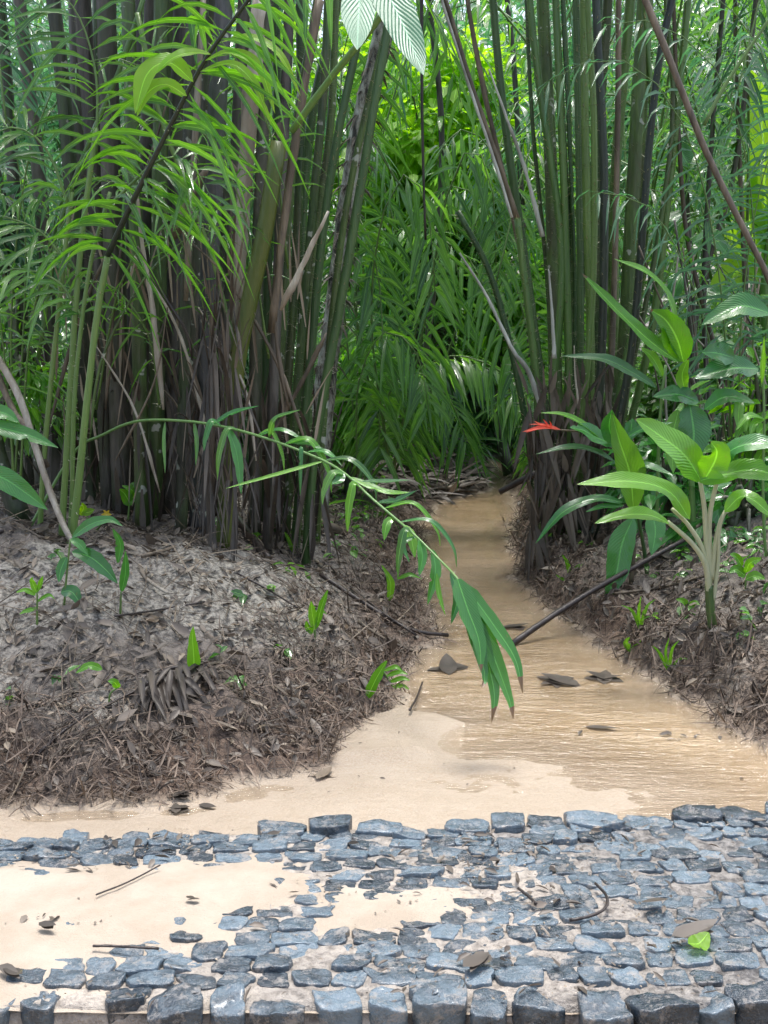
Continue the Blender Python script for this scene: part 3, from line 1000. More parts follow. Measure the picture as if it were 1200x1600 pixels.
for pxs, Y in [([(325, 830), (328, 640), (335, 470)], 6.0), ([(375, 820), (366, 720), (362, 620)], 5.92)]:
    p = spline(px_pts(pxs, Y), 12)
    skirt(sk, p, np.full(12, 0.03), 80, 0.0, 1.15, (0.15, 0.5), (0.006, 0.022))
sk.build('shredded_foliage', M['leaf_dead'], t)

for rach, L in [([(360, 640), (300, 420), (230, 300), (120, 280)], 0.30), ([(420, 560), (380, 330), (310, 200), (210, 190)], 0.32), ([(150, 640), (190, 440), (270, 350), (370, 380)], 0.28), ([(450, 420), (420, 200), (340, 60), (240, 40)], 0.34), ([(250, 640), (230, 520), (160, 440), (60, 470)], 0.26)]:
    frond_part(t, px_pts(rach, 6.25, 5.95), 0.007, 17, L, 0.012, 'frond_mid', droop=0.5, start=0.25, rise=0.1, jit=0.5)

# slender green clump beside it, nearer the water
t = thing('palm_clump', 'slender green spiny stems crowded between the dark clump and the water', 'palm clump', [*W(480, 800, 7.0)[:2], 0.4])
sk = Geo()
for pxs, Y, w in [([(452, 760), (480, 420), (505, 150), (512, 0)], 6.9, 15), ([(468, 760), (500, 400), (530, 200), (572, 0)], 6.8, 15), ([(492, 700), (545, 400), (592, 120), (612, 0)], 6.7, 16),
                  ([(440, 740), (462, 400), (470, 180), (468, 0)], 7.2, 16), ([(474, 740), (488, 420), (516, 200), (524, 0)], 7.2, 14), ([(430, 740), (442, 500), (462, 200), (495, 0)], 7.0, 13),
                  ([(500, 740), (516, 520), (545, 300), (600, 60), (616, 0)], 7.1, 12), ([(410, 760), (418, 420), (432, 200), (430, 0)], 7.3, 16), ([(484, 740), (470, 420), (484, 200), (528, 0)], 7.4, 18)]:
    p, r = culm(t, pxs, Y, w, 'culm_green' if rng.random() < 0.4 else 'stem_deep', ext=rng.uniform(1.2, 2.0), nsp=260, splen=0.055)
    skirt(sk, p, r, 8, 0, 0.7)
    if rng.random() < 0.4:
        crown(t, p, 1, 0.5, 0.03, 'frond_mid', Lf=2.0)
sk.build('dead_foliage', M['leaf_dead'], t)

# leaning olive stem
t = thing('leaning_palm', 'smooth olive green stem leaning away with a snapped pointed top', 'palm stem', W(362, 640, 6.05))
p = spline(to_ground(px_pts([(365, 610), (388, 480), (412, 370), (436, 222)], 6.08)), 18)
g = Geo()
tube(g, p, np.linspace(15, 12.5, 18) * 6.08 / F, n=12, bump=0.015)
g.build('stalk', M['culm_olive'], t)
g = Geo()
c = W(437, 216, 6.08)
blades(g, [c, c, c], [(0.02, 0, 1), (0.15, 0, 1), (-0.12, 0, 1)], [(0, -1, 0)] * 3, [0.12, 0.07, 0.06], [0.05, 0.04, 0.03], prof=BLADE, fold=0.5)
g.build('split_top', M['dry_brown'], t)

# spiny young palm with the bright frond
t = thing('spiny_palm', 'young spiny palm with one large bright green frond before the dark clump', 'palm', [*W(110, 800, 5.9)[:2], 0.5])
for pxs, Y, w in [([(102, 745), (122, 430), (150, 200)], 5.8, 11), ([(70, 700), (92, 480), (112, 300)], 5.9, 9), ([(112, 780), (118, 600), (140, 420), (172, 300)], 5.7, 8), ([(120, 780), (148, 520), (168, 400)], 5.6, 13)]:
    p, r = culm(t, pxs, Y, w, 'stem_green', ext=0, nsp=70, name='petiole', splen=0.028)
rach = px_pts([(168, 400), (205, 320), (262, 205), (322, 92), (392, -5), (440, -70)], 5.6, 4.9)
g = Geo()
tube(g, spline(rach, 24), np.linspace(0.014, 0.006, 24), n=7)
spines(g, spline(rach, 24), 0.011, 30, 0.02)
fr = g.build('frond', [M['stem_black'], M['spine']], t)
g = Geo()
for ml, n_, st in ((0, 24, 0.02), (1, 18, 0.05)):
    frond(g, rach, 0, n_, 0.54, 0.026, rise=0.15, fwd=(0.15, 0.5), droop=0.55, up=(0.3, -0.8, 0.55), start=st, jit=0.34, seg=6, mat_l=ml)
for pxs, w in [([(302, 128), (264, 98), (230, 116), (211, 178)], 0.095), ([(292, 150), (258, 132), (230, 146), (214, 182)], 0.075), ([(320, 95), (360, 82), (404, 104), (430, 178)], 0.045), ([(312, 112), (360, 100), (398, 132), (424, 196)], 0.04),
               ([(330, 85), (300, 82), (268, 92), (240, 118)], 0.05), ([(345, 66), (390, 58), (436, 84), (470, 150)], 0.035)]:
    broadleaf(g, px_pts(pxs, 5.15, 5.05), w, (0, -0.7, 0.7), cup=0.3, tone=0.9, ragged=0.2, mat=2)
g.build('foliage', [M['frond_bright'], M['frond_fresh'], M['leaf_lime']], fr)
for rach, L in [(px_pts([(110, 330), (70, 230), (10, 200), (-60, 260)], 5.9), 0.42), (px_pts([(110, 420), (60, 360), (-20, 330)], 5.9), 0.42), (px_pts([(150, 240), (150, 120), (120, 20), (60, -40)], 5.9), 0.5),
                (px_pts([(130, 500), (90, 440), (20, 420), (-30, 450)], 5.8), 0.36), (px_pts([(172, 320), (250, 250), (300, 260), (340, 330)], 5.5), 0.30)]:
    g = Geo()
    frond(g, rach, 0.008, 17, L, 0.022, droop=0.5, up=(0, -0.5, 0.85), start=0.05, jit=0.32, rise=0.3)
    g.build('frond', [M['frond_mid'], M['stem_green']], t)

# the long shoot that arches over the stream
t = thing('arching_palm_shoot', 'long thin palm shoot arching low across the bank, drooping fan tip over water', 'palm shoot', [*W(115, 715, 6.0)[:2], 0.5])
sp = px_pts([(112, 712), (160, 680), (215, 658), (290, 658), (350, 667), (400, 680), (450, 697), (510, 722), (545, 745), (580, 778), (620, 812), (650, 838), (690, 878), (715, 905), (740, 950)], 6.0, 4.25)
sp = spline(to_ground(sp), 60)
g = Geo()
tube(g, sp, np.linspace(0.008, 0.004, 60), n=7)
g.build('stem', M['stem_lime'], t)
def Ysh(px):
    k = np.argmin(np.abs((sp[:, 0] / sp[:, 1]) * F * 1.0 + 600 - px))
    return float(sp[k, 1])
for a, b, c, w, mt in [((355, 665), (370, 710), (377, 772), 17, 'leaf_gloss'), ((330, 664), (365, 645), (405, 634), 11, 'leaf_gloss'), ((405, 680), (440, 672), (482, 692), 10, 'leaf_gloss'), ((303, 658), (307, 690), (306, 728), 7, 'frond_mid'),
                       ((508, 720), (430, 742), (350, 764), 8, 'leaf_fresh'), ((445, 692), (485, 694), (522, 717), 11, 'leaf_gloss'), ((480, 706), (510, 706), (535, 728), 9, 'leaf_gloss'), ((535, 737), (530, 750), (518, 757), 15, 'leaf_gloss'),
                       ((545, 745), (600, 768), (645, 770), 13, 'leaf_fresh'), ((565, 752), (605, 752), (642, 750), 9, 'frond_dark'), ((590, 785), (620, 782), (652, 766), 13, 'frond_dark'), ((615, 808), (604, 820), (600, 845), 14, 'leaf_fresh'),
                       ((632, 820), (642, 840), (648, 872), 18, 'leaf_fresh'), ((655, 842), (660, 868), (655, 900), 17, 'leaf_gloss'), ((676, 858), (680, 895), (668, 945), 17, 'leaf_gloss'), ((682, 895), (686, 930), (696, 962), 9, 'leaf_fresh'),
                       ((704, 893), (715, 930), (705, 975), 17, 'leaf_gloss'), ((420, 684), (430, 655), (470, 640), 10, 'frond_mid'), ((258, 658), (256, 690), (258, 740), 6, 'frond_mid'), ((650, 838), (630, 850), (640, 880), 9, 'leaf_gloss')]:
    Yl = Ysh(a[0])
    leaf_part(t, [a, b, c], Yl, Yl - 0.06, w, mt, face=(0.25, -0.6, 0.75), name='leaflet', cup=0.3, wave=0.06)
for f in np.linspace(0.46, 0.86, 11):
    k = int(f * 59)
    a = sp[k]
    s_ = rng.choice([-1, 1])
    dx = rng.uniform(0.03, 0.14) * s_ + 0.05
    L_ = rng.uniform(0.10, 0.22)
    g = Geo()
    broadleaf(g, [a, a + [dx * 0.7, -0.03, 0.03 * rng.random()], a + [dx * 1.2, -0.05, -L_ * 0.5], a + [dx * 1.3, -0.06, -L_]], rng.uniform(0.018, 0.034), (0.2, -0.6, 0.75), cup=0.3, wave=0.08)
    g.build('leaflet', M[('leaf_gloss', 'leaf_fresh', 'frond_mid')[k % 3]], t)
for pts_, w in [([(722, 915), (736, 965), (757, 1052), (752, 1075)], 30), ([(726, 922), (752, 1000), (772, 1080), (768, 1130)], 28), ([(730, 930), (765, 1010), (795, 1090), (802, 1125)], 30), ([(724, 912), (770, 975), (805, 1030), (817, 1085)], 25), ([(715, 905), (730, 950), (748, 1000), (752, 1050)], 34)]:
    leaf_part(t, pts_, 4.28, 4.15, w, 'leaf_torn', face=(0.3, -0.85, 0.4), name='leaflet', prof=BLADE, cup=0.25, wave=0.05)

# broad leaf hanging into the top of the view
t = thing('broadleaf_climber', 'pale green stem with two broad wet leaves hanging from above', 'leafy plant', W(460, 195, 5.2))
stem_part(t, [(456, 205), (520, 118), (580, 45), (640, -40), (690, -130)], 5.2, 4.6, 11, 'stem_lime', taper=0.8)
leaf_part(t, [(575, -110), (565, -40), (560, 30), (558, 78)], 4.9, 4.4, 56, 'leaf_sheen', face=(0.12, -0.8, 0.55), prof=OVAL, cup=0.12)
leaf_part(t, [(590, -110), (600, -30), (635, 50), (662, 118)], 4.9, 4.3, 56, 'leaf_sheen', face=(-0.25, -0.72, 0.62), prof=OVAL, cup=0.12)
leaf_part(t, [(520, -90), (515, -20), (518, 80)], 4.8, 4.8, 12, 'frond_mid', face=(0, -0.8, 0.5))
leaf_part(t, [(478, -90), (478, -10), (477, 75)], 4.8, 4.8, 11, 'frond_mid', face=(0, -0.8, 0.5))
t = tag(None or bpy.data.objects.new('hanging_vine', None), 'thin dark vine dangling straight down above the stream', 'vine')
COL.objects.link(t)
t.location = tuple(W(661, 100, 7.5))
stem_part(t, [(659, -120), (659, 110), (661, 250), (665, 375)], 7.5, 7.5, 6, 'stick', taper=0.6)

# ------------------------------------------------------------------ the clump on the far side of the stream
t = thing('palm_clump', 'tall spray of green spiny stems fanning up from the right bank edge', 'palm clump', [*W(880, 860, 7.7)[:2], 0.3])
sk = Geo()
for pxs, Y, w, mt in [
    ([(850, 850), (838, 600), (815, 400), (808, 340)], 7.5, 14, 'stem_green'), ([(858, 850), (862, 640), (878, 400), (842, 130), (828, 0)], 7.6, 13, 'stem_green'),
    ([(872, 860), (888, 640), (882, 320), (868, 0)], 7.6, 13, 'stem_green'), ([(880, 860), (905, 620), (905, 300), (900, 0)], 7.7, 12, 'stem_deep'),
    ([(890, 860), (922, 620), (916, 300), (912, 0)], 7.6, 14, 'stem_green'), ([(900, 860), (935, 640), (944, 300), (931, 0)], 7.4, 15, 'stem_black'),
    ([(905, 860), (950, 640), (964, 250), (967, 0)], 7.6, 10, 'dry_brown'), ([(912, 860), (970, 620), (992, 300), (1008, 0)], 7.8, 30, 'culm_green'),
    ([(925, 850), (985, 560), (1015, 220), (1032, 80), (1050, 0)], 7.2, 13, 'stem_black'), ([(868, 860), (850, 640), (822, 420), (790, 200), (770, 0)], 7.9, 14, 'stem_deep'),
    ([(884, 860), (868, 600), (862, 300), (848, 0)], 8.0, 22, 'culm_green'), ([(900, 860), (930, 560), (932, 260), (950, 0)], 8.0, 18, 'culm_green'),
    ([(915, 860), (955, 600), (960, 300), (985, 0)], 8.1, 18, 'stem_green'), ([(875, 860), (896, 560), (930, 250), (935, 0)], 8.2, 16, 'stem_deep'),
    ([(930, 850), (1010, 560), (1045, 300), (1075, 0)], 8.0, 13, 'stem_green'), ([(845, 850), (818, 640), (770, 440), (715, 330)], 7.9, 12, 'stem_deep'),
]:
    p, r = culm(t, pxs, Y, w, mt, ext=0 if pxs[-1][1] > 200 else rng.uniform(1.2, 2.2), nsp=260, splen=0.055)
    skirt(sk, p, r, 18, -0.02, 0.62, (0.2, 0.5), (0.01, 0.036))
    if pxs[-1][1] < 10 and rng.random() < 0.45:
        crown(t, p, 1, 0.5, 0.03, 'frond_mid', Lf=2.2)
for k in range(7):
    xb, xt = 855 + 75 * rng.random(), 0
    xt = 790 + (xb - 855) / 75 * 270 + rng.normal(0, 35)
    p, r = culm(t, [(xb, 855), ((xb * 0.45 + xt * 0.55) + 20, 500), (xt + 10, 200), (xt, 0)], rng.uniform(7.3, 8.4), rng.uniform(6, 12), ('stem_green', 'stem_deep', 'culm_green', 'stem_green')[k % 4], ext=1.2, nsp=220, splen=0.055)
sk.build('dead_foliage', M['leaf_dead'], t)
for pxs, Y, w, mt in [([(808, 342), (785, 270), (742, 150), (690, -20), (670, -90)], 7.5, 11, 'dry_brown'), ([(800, 340), (776, 262), (735, 140), (690, 0), (675, -60)], 7.45, 6, 'dry_white'),
                      ([(848, 370), (822, 270), (790, 180), (764, 108)], 7.6, 10, 'dry_white'), ([(866, 560), (862, 480), (857, 420)], 7.3, 9, 'dry_white'),
                      ([(846, 640), (826, 580), (800, 545), (760, 462), (718, 395)], 7.4, 11, 'dry_white'), ([(905, 640), (899, 590), (897, 540)], 7.2, 5, 'dry_pale'),
                      ([(820, 420), (800, 330), (765, 180), (740, 60), (725, -40)], 7.8, 10, 'dry_brown')]:
    p = spline(px_pts(pxs, Y), 18)
    g = Geo()
    tube(g, p, w * 0.8 * Y / F / 2 * np.linspace(1.0, 0.35 if pxs[-1][1] > 60 else 0.9, 18), n=7, bump=0.14, tone=0.6)
    g.build('dead_stalk', M[mt], t)
g = Geo()
for k in range(170):
    x, y = rng.uniform(825, 960), rng.uniform(600, 850)
    c = W(x, y, rng.uniform(7.15, 7.5))
    c[2] = max(c[2], float(H(c[0], c[1])))
    blades(g, c, (rng.normal(0, 0.25), -0.15, rng.choice([-1, 1])), (0, -1, 0.1), rng.uniform(0.12, 0.4), rng.uniform(0.01, 0.04), seg=4, droop=0.1, prof=BLADE, fold=0.5)
g.build('shredded_foliage', M['leaf_dead'], t)

# dark snapped stub and the branch leaning over the right side
t = thing('leaning_branch', 'long bare brown branch slanting down through the stems to the right', 'branch', W(1200, 430, 6.3))
stem_part(t, [(985, -60), (1008, 0), (1046, 92), (1100, 230), (1150, 335), (1196, 425), (1250, 560)], 6.4, 6.2, 11, 'dry_brown', name='limb', taper=0.8)
stem_part(t, [(1100, 195), (1135, 130), (1205, 25), (1240, -30)], 6.4, 6.5, 6, 'stem_green', name='side_shoot')
t = thing('broken_stub', 'short black broken stub jutting from the stems over the water', 'stub', W(780, 768, 7.9))
stem_part(t, [(838, 740), (812, 752), (781, 769)], 7.7, 7.8, 12, 'stick', name='stub_wood', taper=0.8)

# ------------------------------------------------------------------ right bank plants
def plant(name, label, cat, b, group=None):
    return thing(name, label, cat, b, group)


b = G(1112, 985)
t = plant('white_stemmed_aroid', 'bright leafy plant with several fleshy white stems on right bank', 'leafy plant', b)
Yp = float(b[1])
stem_part(t, [(1114, 988), (1110, 950), (1108, 915)], Yp, Yp, 15, 'culm_green', name='lower_stem', taper=0.95)
for pxs, w in [([(1108, 930), (1103, 885), (1082, 850), (1043, 815)], 11), ([(1108, 920), (1098, 860), (1075, 820), (1050, 795)], 10), ([(1108, 915), (1103, 830), (1100, 790), (1094, 752)], 11),
               ([(1110, 910), (1108, 820), (1116, 770), (1127, 728)], 10), ([(1112, 905), (1118, 850), (1126, 815), (1134, 798)], 10), ([(1114, 942), (1122, 880), (1124, 830), (1132, 800)], 7)]:
    stem_part(t, pxs, Yp, Yp - 0.05, w, 'stem_white', name='petiole', taper=0.6)
Yl = Yp - 0.06
for pxs, w, mt, fc in [([(1046, 818), (1015, 805), (975, 805), (928, 818)], 28, 'leaf_fresh', (0, -0.6, 0.8)), ([(1078, 812), (1045, 768), (985, 752), (900, 757)], 42, 'leaf_fresh', (-0.2, -0.6, 0.8)),
                       ([(1096, 752), (1070, 712), (1030, 680), (992, 654)], 62, 'leaf_fresh', (0.35, -0.8, 0.5)), ([(1126, 728), (1145, 702), (1190, 692), (1250, 702)], 36, 'leaf_gloss', (0, -0.6, 0.8)),
                       ([(1132, 800), (1158, 776), (1182, 785), (1215, 815)], 30, 'leaf_fresh', (0, -0.6, 0.8)), ([(1090, 752), (1130, 742), (1180, 735), (1260, 755)], 44, 'leaf_fresh', (0, -0.7, 0.7)),
                       ([(1100, 750), (1115, 725), (1120, 705), (1110, 690)], 50, 'leaf_fresh', (0, -0.9, 0.35)), ([(1090, 748), (1075, 735), (1060, 722), (1052, 716)], 26, 'leaf_fresh', (0, -0.7, 0.6))]:
    leaf_part(t, pxs, Yl, Yl - 0.08, w, mt, face=fc, wave=0.14, cup=0.2, tone=rng.uniform(0.5, 1))

b = G(985, 915)
Yp = float(b[1])
t = plant('heliconia', 'broad-leaved plant with a single red flower reaching toward the stream', 'flowering plant', b)
stem_part(t, [(985, 918), (990, 860), (984, 800), (975, 700)], Yp, Yp, 8, 'dry_brown', name='stem')
stem_part(t, [(1012, 915), (1008, 870), (996, 800), (990, 760)], Yp + 0.05, Yp, 7, 'stem_deep', name='stem')
stem_part(t, [(965, 700), (930, 678), (892, 673), (862, 671)], Yp - 0.02, Yp - 0.1, 3, 'dry_brown', name='flower_stalk', taper=0.9)
for pxs, w, mt, fc in [([(990, 798), (984, 740), (968, 690), (956, 645)], 44, 'leaf_fresh', (0.1, -0.95, 0.2)), ([(990, 808), (972, 850), (962, 900), (944, 945)], 40, 'leaf_gloss', (0, -0.95, 0.3)),
                       ([(1018, 795), (1024, 830), (1018, 868)], 30, 'leaf_gloss', (0, -0.95, 0.3)), ([(962, 695), (935, 685), (910, 672), (890, 668)], 34, 'leaf_gloss', (0, -0.7, 0.7)),
                       ([(960, 692), (952, 668), (956, 640)], 30, 'leaf_gloss', (0, -0.9, 0.4)), ([(972, 688), (1005, 670), (1052, 660)], 16, 'leaf_gloss', (0, -0.6, 0.8)),
                       ([(948, 692), (915, 665), (880, 648), (842, 645)], 13, 'leaf_fresh', (0, -0.6, 0.8)), ([(962, 722), (930, 705), (890, 698), (836, 710)], 14, 'frond_dark', (0, -0.6, 0.8)),
                       ([(975, 785), (930, 780), (880, 800), (836, 850)], 20, 'leaf_gloss', (-0.2, -0.6, 0.8)), ([(985, 735), (1010, 728), (1040, 738), (1052, 745)], 14, 'leaf_gloss', (0, -0.6, 0.8)),
                       ([(975, 790), (940, 792), (915, 800)], 12, 'leaf_gloss', (0, -0.6, 0.8))]:
    leaf_part(t, pxs, Yp - 0.03, Yp - 0.12, w, mt, face=fc, wave=0.10)
g = Geo()
Yf = Yp - 0.1
for pxs, w in [([(876, 671), (850, 668), (816, 675)], 8), ([(870, 670), (850, 664), (826, 663)], 4), ([(858, 668), (852, 660), (848, 655)], 4), ([(852, 667), (842, 662), (834, 658)], 3), ([(846, 668), (838, 670), (822, 676)], 5), ([(862, 669), (860, 662), (858, 657)], 3)]:
    broadleaf(g, px_pts(pxs, Yf, Yf - 0.02), w * Yf / F, (0, -0.7, 0.6), ns=8, nx=4, cup=0.6, wave=0.05)
g.build('flower', M['red'], t)

b = G(1080, 870)
Yp = 6.5
t = plant('ginger_plant', 'tall ginger with upright folded fresh leaves in front of the green stems', 'leafy plant', [*W(1080, 870, Yp)[:2], float(H(*W(1080, 870, Yp)[:2]))])
stem_part(t, [(1084, 870), (1080, 740), (1074, 640), (1069, 560)], Yp, Yp, 11, 'stem_lime', name='stem', ground=True)
stem_part(t, [(1026, 870), (1028, 740), (1032, 640), (1040, 570)], Yp, Yp, 6, 'stem_lime', name='stem', ground=True)
for pxs, w, mt, fc in [([(1068, 566), (1058, 530), (1040, 500), (1016, 484)], 44, 'leaf_fresh', (-0.1, -0.95, 0.25)), ([(1060, 566), (1012, 530), (965, 485), (908, 426)], 30, 'leaf_fresh', (0.4, -0.7, 0.5)),
                       ([(1060, 512), (1042, 460), (1010, 425), (958, 404)], 18, 'leaf_fresh', (0.5, -0.6, 0.6)), ([(1026, 606), (985, 580), (940, 560), (878, 556)], 20, 'frond_dark', (0, -0.7, 0.6)),
                       ([(1036, 588), (1020, 560), (1000, 542)], 18, 'leaf_fresh', (0.3, -0.9, 0.4)), ([(1205, 490), (1160, 478), (1125, 492), (1096, 508)], 40, 'leaf_gloss', (0, -0.75, 0.6)),
                       ([(1148, 560), (1122, 552), (1096, 550)], 34, 'leaf_gloss', (0, -0.9, 0.4)), ([(1185, 576), (1140, 576), (1085, 592)], 44, 'leaf_gloss', (0, -0.7, 0.7)),
                       ([(1092, 628), (1058, 616), (1020, 620)], 32, 'leaf_gloss', (0, -0.8, 0.5)), ([(1078, 632), (1084, 680), (1078, 724)], 50, 'leaf_gloss', (0, -0.9, 0.4)),
                       ([(1062, 560), (1046, 530), (1036, 510)], 20, 'leaf_gloss', (0, -0.6, 0.8)), ([(1100, 640), (1135, 620), (1180, 630)], 30, 'leaf_gloss', (0, -0.7, 0.7)),
                       ([(1070, 610), (1066, 585), (1076, 560)], 20, 'leaf_fresh', (0, -0.9, 0.4)), ([(1060, 640), (1050, 690), (1052, 740)], 30, 'leaf_fresh', (0, -0.9, 0.4))]:
    leaf_part(t, pxs, Yp - 0.02, Yp - 0.1, w, mt, face=fc, wave=0.12)
t = plant('leafy_sprig', 'pale green sprig of narrow leaves at the edge of right bank', 'leafy plant', [*W(1190, 860, 5.9)[:2], float(H(*W(1190, 860, 5.9)[:2]))])
stem_part(t, [(1196, 860), (1192, 760), (1194, 650), (1190, 540)], 5.9, 5.9, 5, 'stem_lime', ground=True)
for pxs, w in [([(1194, 655), (1170, 650), (1150, 672)], 14), ([(1194, 655), (1178, 662), (1172, 682)], 12), ([(1194, 655), (1215, 640), (1240, 650)], 14), ([(1190, 600), (1192, 560), (1194, 525)], 8), ([(1193, 700), (1220, 690), (1260, 705)], 16)]:
    leaf_part(t, pxs, 5.88, 5.82, w, 'leaf_fresh', wave=0.08)

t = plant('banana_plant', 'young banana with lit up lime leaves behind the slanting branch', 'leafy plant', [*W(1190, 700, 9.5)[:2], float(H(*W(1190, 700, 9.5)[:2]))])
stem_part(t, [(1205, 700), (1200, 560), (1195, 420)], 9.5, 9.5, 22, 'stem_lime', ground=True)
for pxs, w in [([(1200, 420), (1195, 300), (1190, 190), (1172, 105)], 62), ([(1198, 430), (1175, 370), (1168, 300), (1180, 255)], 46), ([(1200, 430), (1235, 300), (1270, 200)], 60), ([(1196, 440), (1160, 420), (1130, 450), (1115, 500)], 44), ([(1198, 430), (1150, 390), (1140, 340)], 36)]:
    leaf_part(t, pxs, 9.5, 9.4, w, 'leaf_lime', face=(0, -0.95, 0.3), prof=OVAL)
t = plant('broadleaf_shrub', 'dark shrub with large wet shining leaves between right clump and slanting branch', 'shrub', [*W(1090, 740, 8.6)[:2], float(H(*W(1090, 740, 8.6)[:2]))])
stem_part(t, [(1090, 740), (1085, 520), (1075, 330), (1070, 200)], 8.6, 8.6, 9, 'culm_dark', ground=True)
for pxs, w in [([(1058, 205), (1066, 240), (1082, 270), (1090, 300)], 34), ([(1075, 260), (1090, 290), (1090, 330)], 30), ([(1075, 330), (1040, 350), (1020, 400)], 26), ([(1080, 380), (1110, 370), (1140, 400)], 30), ([(1085, 450), (1120, 460), (1150, 440)], 34),
               ([(1080, 420), (1060, 440), (1050, 480)], 30), ([(1075, 300), (1110, 300), (1130, 340)], 26), ([(1087, 560), (1130, 540), (1170, 560)], 34), ([(1080, 200), (1065, 190), (1050, 160)], 22)]:
    leaf_part(t, pxs, 8.6, 8.5, w, 'leaf_gloss', face=(rng.normal(0, 0.3), -0.5, 0.85), wave=0.12)

# ------------------------------------------------------------------ small plants of the left bank
def seedling(label, leaves, basepx, mat='leaf_fresh', stems=None, name='seedling', cat='seedling', flower=None):
    b = G(*basepx)
    t = thing(name, label, cat, b)
    Yb = float(b[1])
    for k, (pxs, w) in enumerate(leaves):
        leaf_part(t, pxs, Yb, Yb - 0.03, w, mat, face=(rng.normal(0, 0.15), -0.85, 0.5), wave=0.06)
    for pxs in stems or []:
        stem_part(t, pxs, Yb, Yb, 4, 'stem_green', name='stem', taper=0.7)
    return t


seedling('single upright bright green blade standing on the sandy mound', [([(303, 1062), (303, 1030), (301, 1000), (302, 978)], 20)], (303, 1062))
seedling('seedling with two upright leaves on the slope above the water', [([(492, 985), (488, 960), (486, 938)], 14), ([(494, 982), (502, 950), (513, 920)], 13), ([(490, 990), (482, 982), (478, 970)], 12)], (492, 1000), stems=[[(492, 1000), (492, 984)]])
seedling('pale striped palm seedling at the lower water edge', [([(573, 1092), (588, 1060), (606, 1030)], 19)], (573, 1094), 'leaf_fresh')
seedling('low pinnate fern sprig lying beside the striped seedling', [([(600, 1048), (618, 1042), (630, 1050)], 8), ([(604, 1056), (624, 1050), (638, 1054)], 8), ([(608, 1066), (628, 1060), (642, 1064)], 8), ([(612, 1074), (630, 1072), (640, 1078)], 8)], (600, 1072), stems=[[(596, 1046), (606, 1060), (616, 1078)]])
seedling('leafy plant with long drooping glossy leaves beside the leaning stick', [([(112, 840), (140, 820), (170, 812), (192, 822)], 18), ([(112, 862), (140, 870), (165, 890), (184, 912)], 26), ([(190, 925), (196, 895), (196, 860)], 15), ([(184, 880), (188, 850), (176, 825)], 15), ([(95, 925), (112, 925), (130, 950)], 22), ([(104, 870), (95, 890), (92, 910)], 16), ([(110, 842), (124, 850), (138, 868)], 14)], (100, 950), 'leaf_gloss', stems=[[(100, 950), (104, 900), (110, 842)], [(188, 960), (189, 925)]], name='leafy_plant', cat='leafy plant')
seedling('small pale weed with narrow leaves low on the dark litter', [([(56, 930), (40, 922), (24, 926)], 8), ([(58, 928), (50, 908), (52, 902)], 10), ([(58, 925), (66, 905), (68, 900)], 8), ([(58, 950), (40, 955), (30, 960)], 8), ([(58, 940), (76, 930), (86, 936)], 7)], (58, 980), stems=[[(58, 980), (58, 925)]], name='weed', cat='weed')
seedling('two-leaved sprout by the curled dead frond', [([(186, 1075), (178, 1066), (168, 1064)], 14), ([(160, 1046), (140, 1040), (118, 1052)], 13)], (170, 1110), stems=[[(170, 1110), (172, 1085), (184, 1074)]])
seedling('narrow leaf sprout at the foot of the green clump', [([(460, 865), (455, 850), (444, 830)], 9)], (462, 866))
seedling('slim curved sprout on the steep bank over the stream', [([(608, 940), (610, 910), (596, 882)], 12), ([(620, 905), (640, 898), (660, 905)], 7)], (608, 942))
seedling('cluster of tiny green leaves under the yellow flower stem', [([(205, 790), (195, 772), (186, 764)], 20), ([(200, 775), (212, 760), (226, 770)], 16), ([(200, 790), (210, 770), (190, 758)], 14)], (200, 815), stems=[[(200, 815), (203, 780)]])
t = seedling('weed with lobed leaves and one small yellow bloom on the mound top', [([(125, 805), (130, 795), (128, 785)], 14), ([(128, 802), (140, 800), (148, 796)], 14), ([(122, 806), (118, 798), (120, 788)], 10)], (150, 830), 'leaf_lime', stems=[[(150, 830), (135, 808)], [(150, 830), (168, 806)]], name='flowering_weed', cat='weed')
g = Geo()
c = W(167, 803, float(t.location[1]) - 0.02)
for a in np.arange(6) * np.pi / 3:
    blades(g, c, (math.cos(a), -0.3, math.sin(a)), (0, -1, 0), 0.028, 0.014, seg=3, droop=0.1)
g.build('flower', M['yellow'], t)
seedling('wet dark leaf pair with a torn pale end in the dead sheaths', [([(335, 728), (305, 722), (268, 708)], 15), ([(372, 735), (345, 726), (312, 724)], 16), ([(250, 735), (220, 736), (200, 742)], 20)], (330, 800), 'leaf_gloss', stems=[[(330, 800), (335, 760), (336, 728)]])
seedling('two large wet leaves reaching in from the side of the mound', [([(-40, 655), (0, 668), (45, 680), (92, 700)], 26), ([(-50, 735), (0, 745), (40, 770), (75, 797)], 36), ([(-30, 640), (5, 645), (30, 660)], 24)], (-40, 900), 'leaf_gloss', stems=[[(-40, 900), (-44, 790), (-40, 655)]], name='leafy_plant', cat='leafy plant')
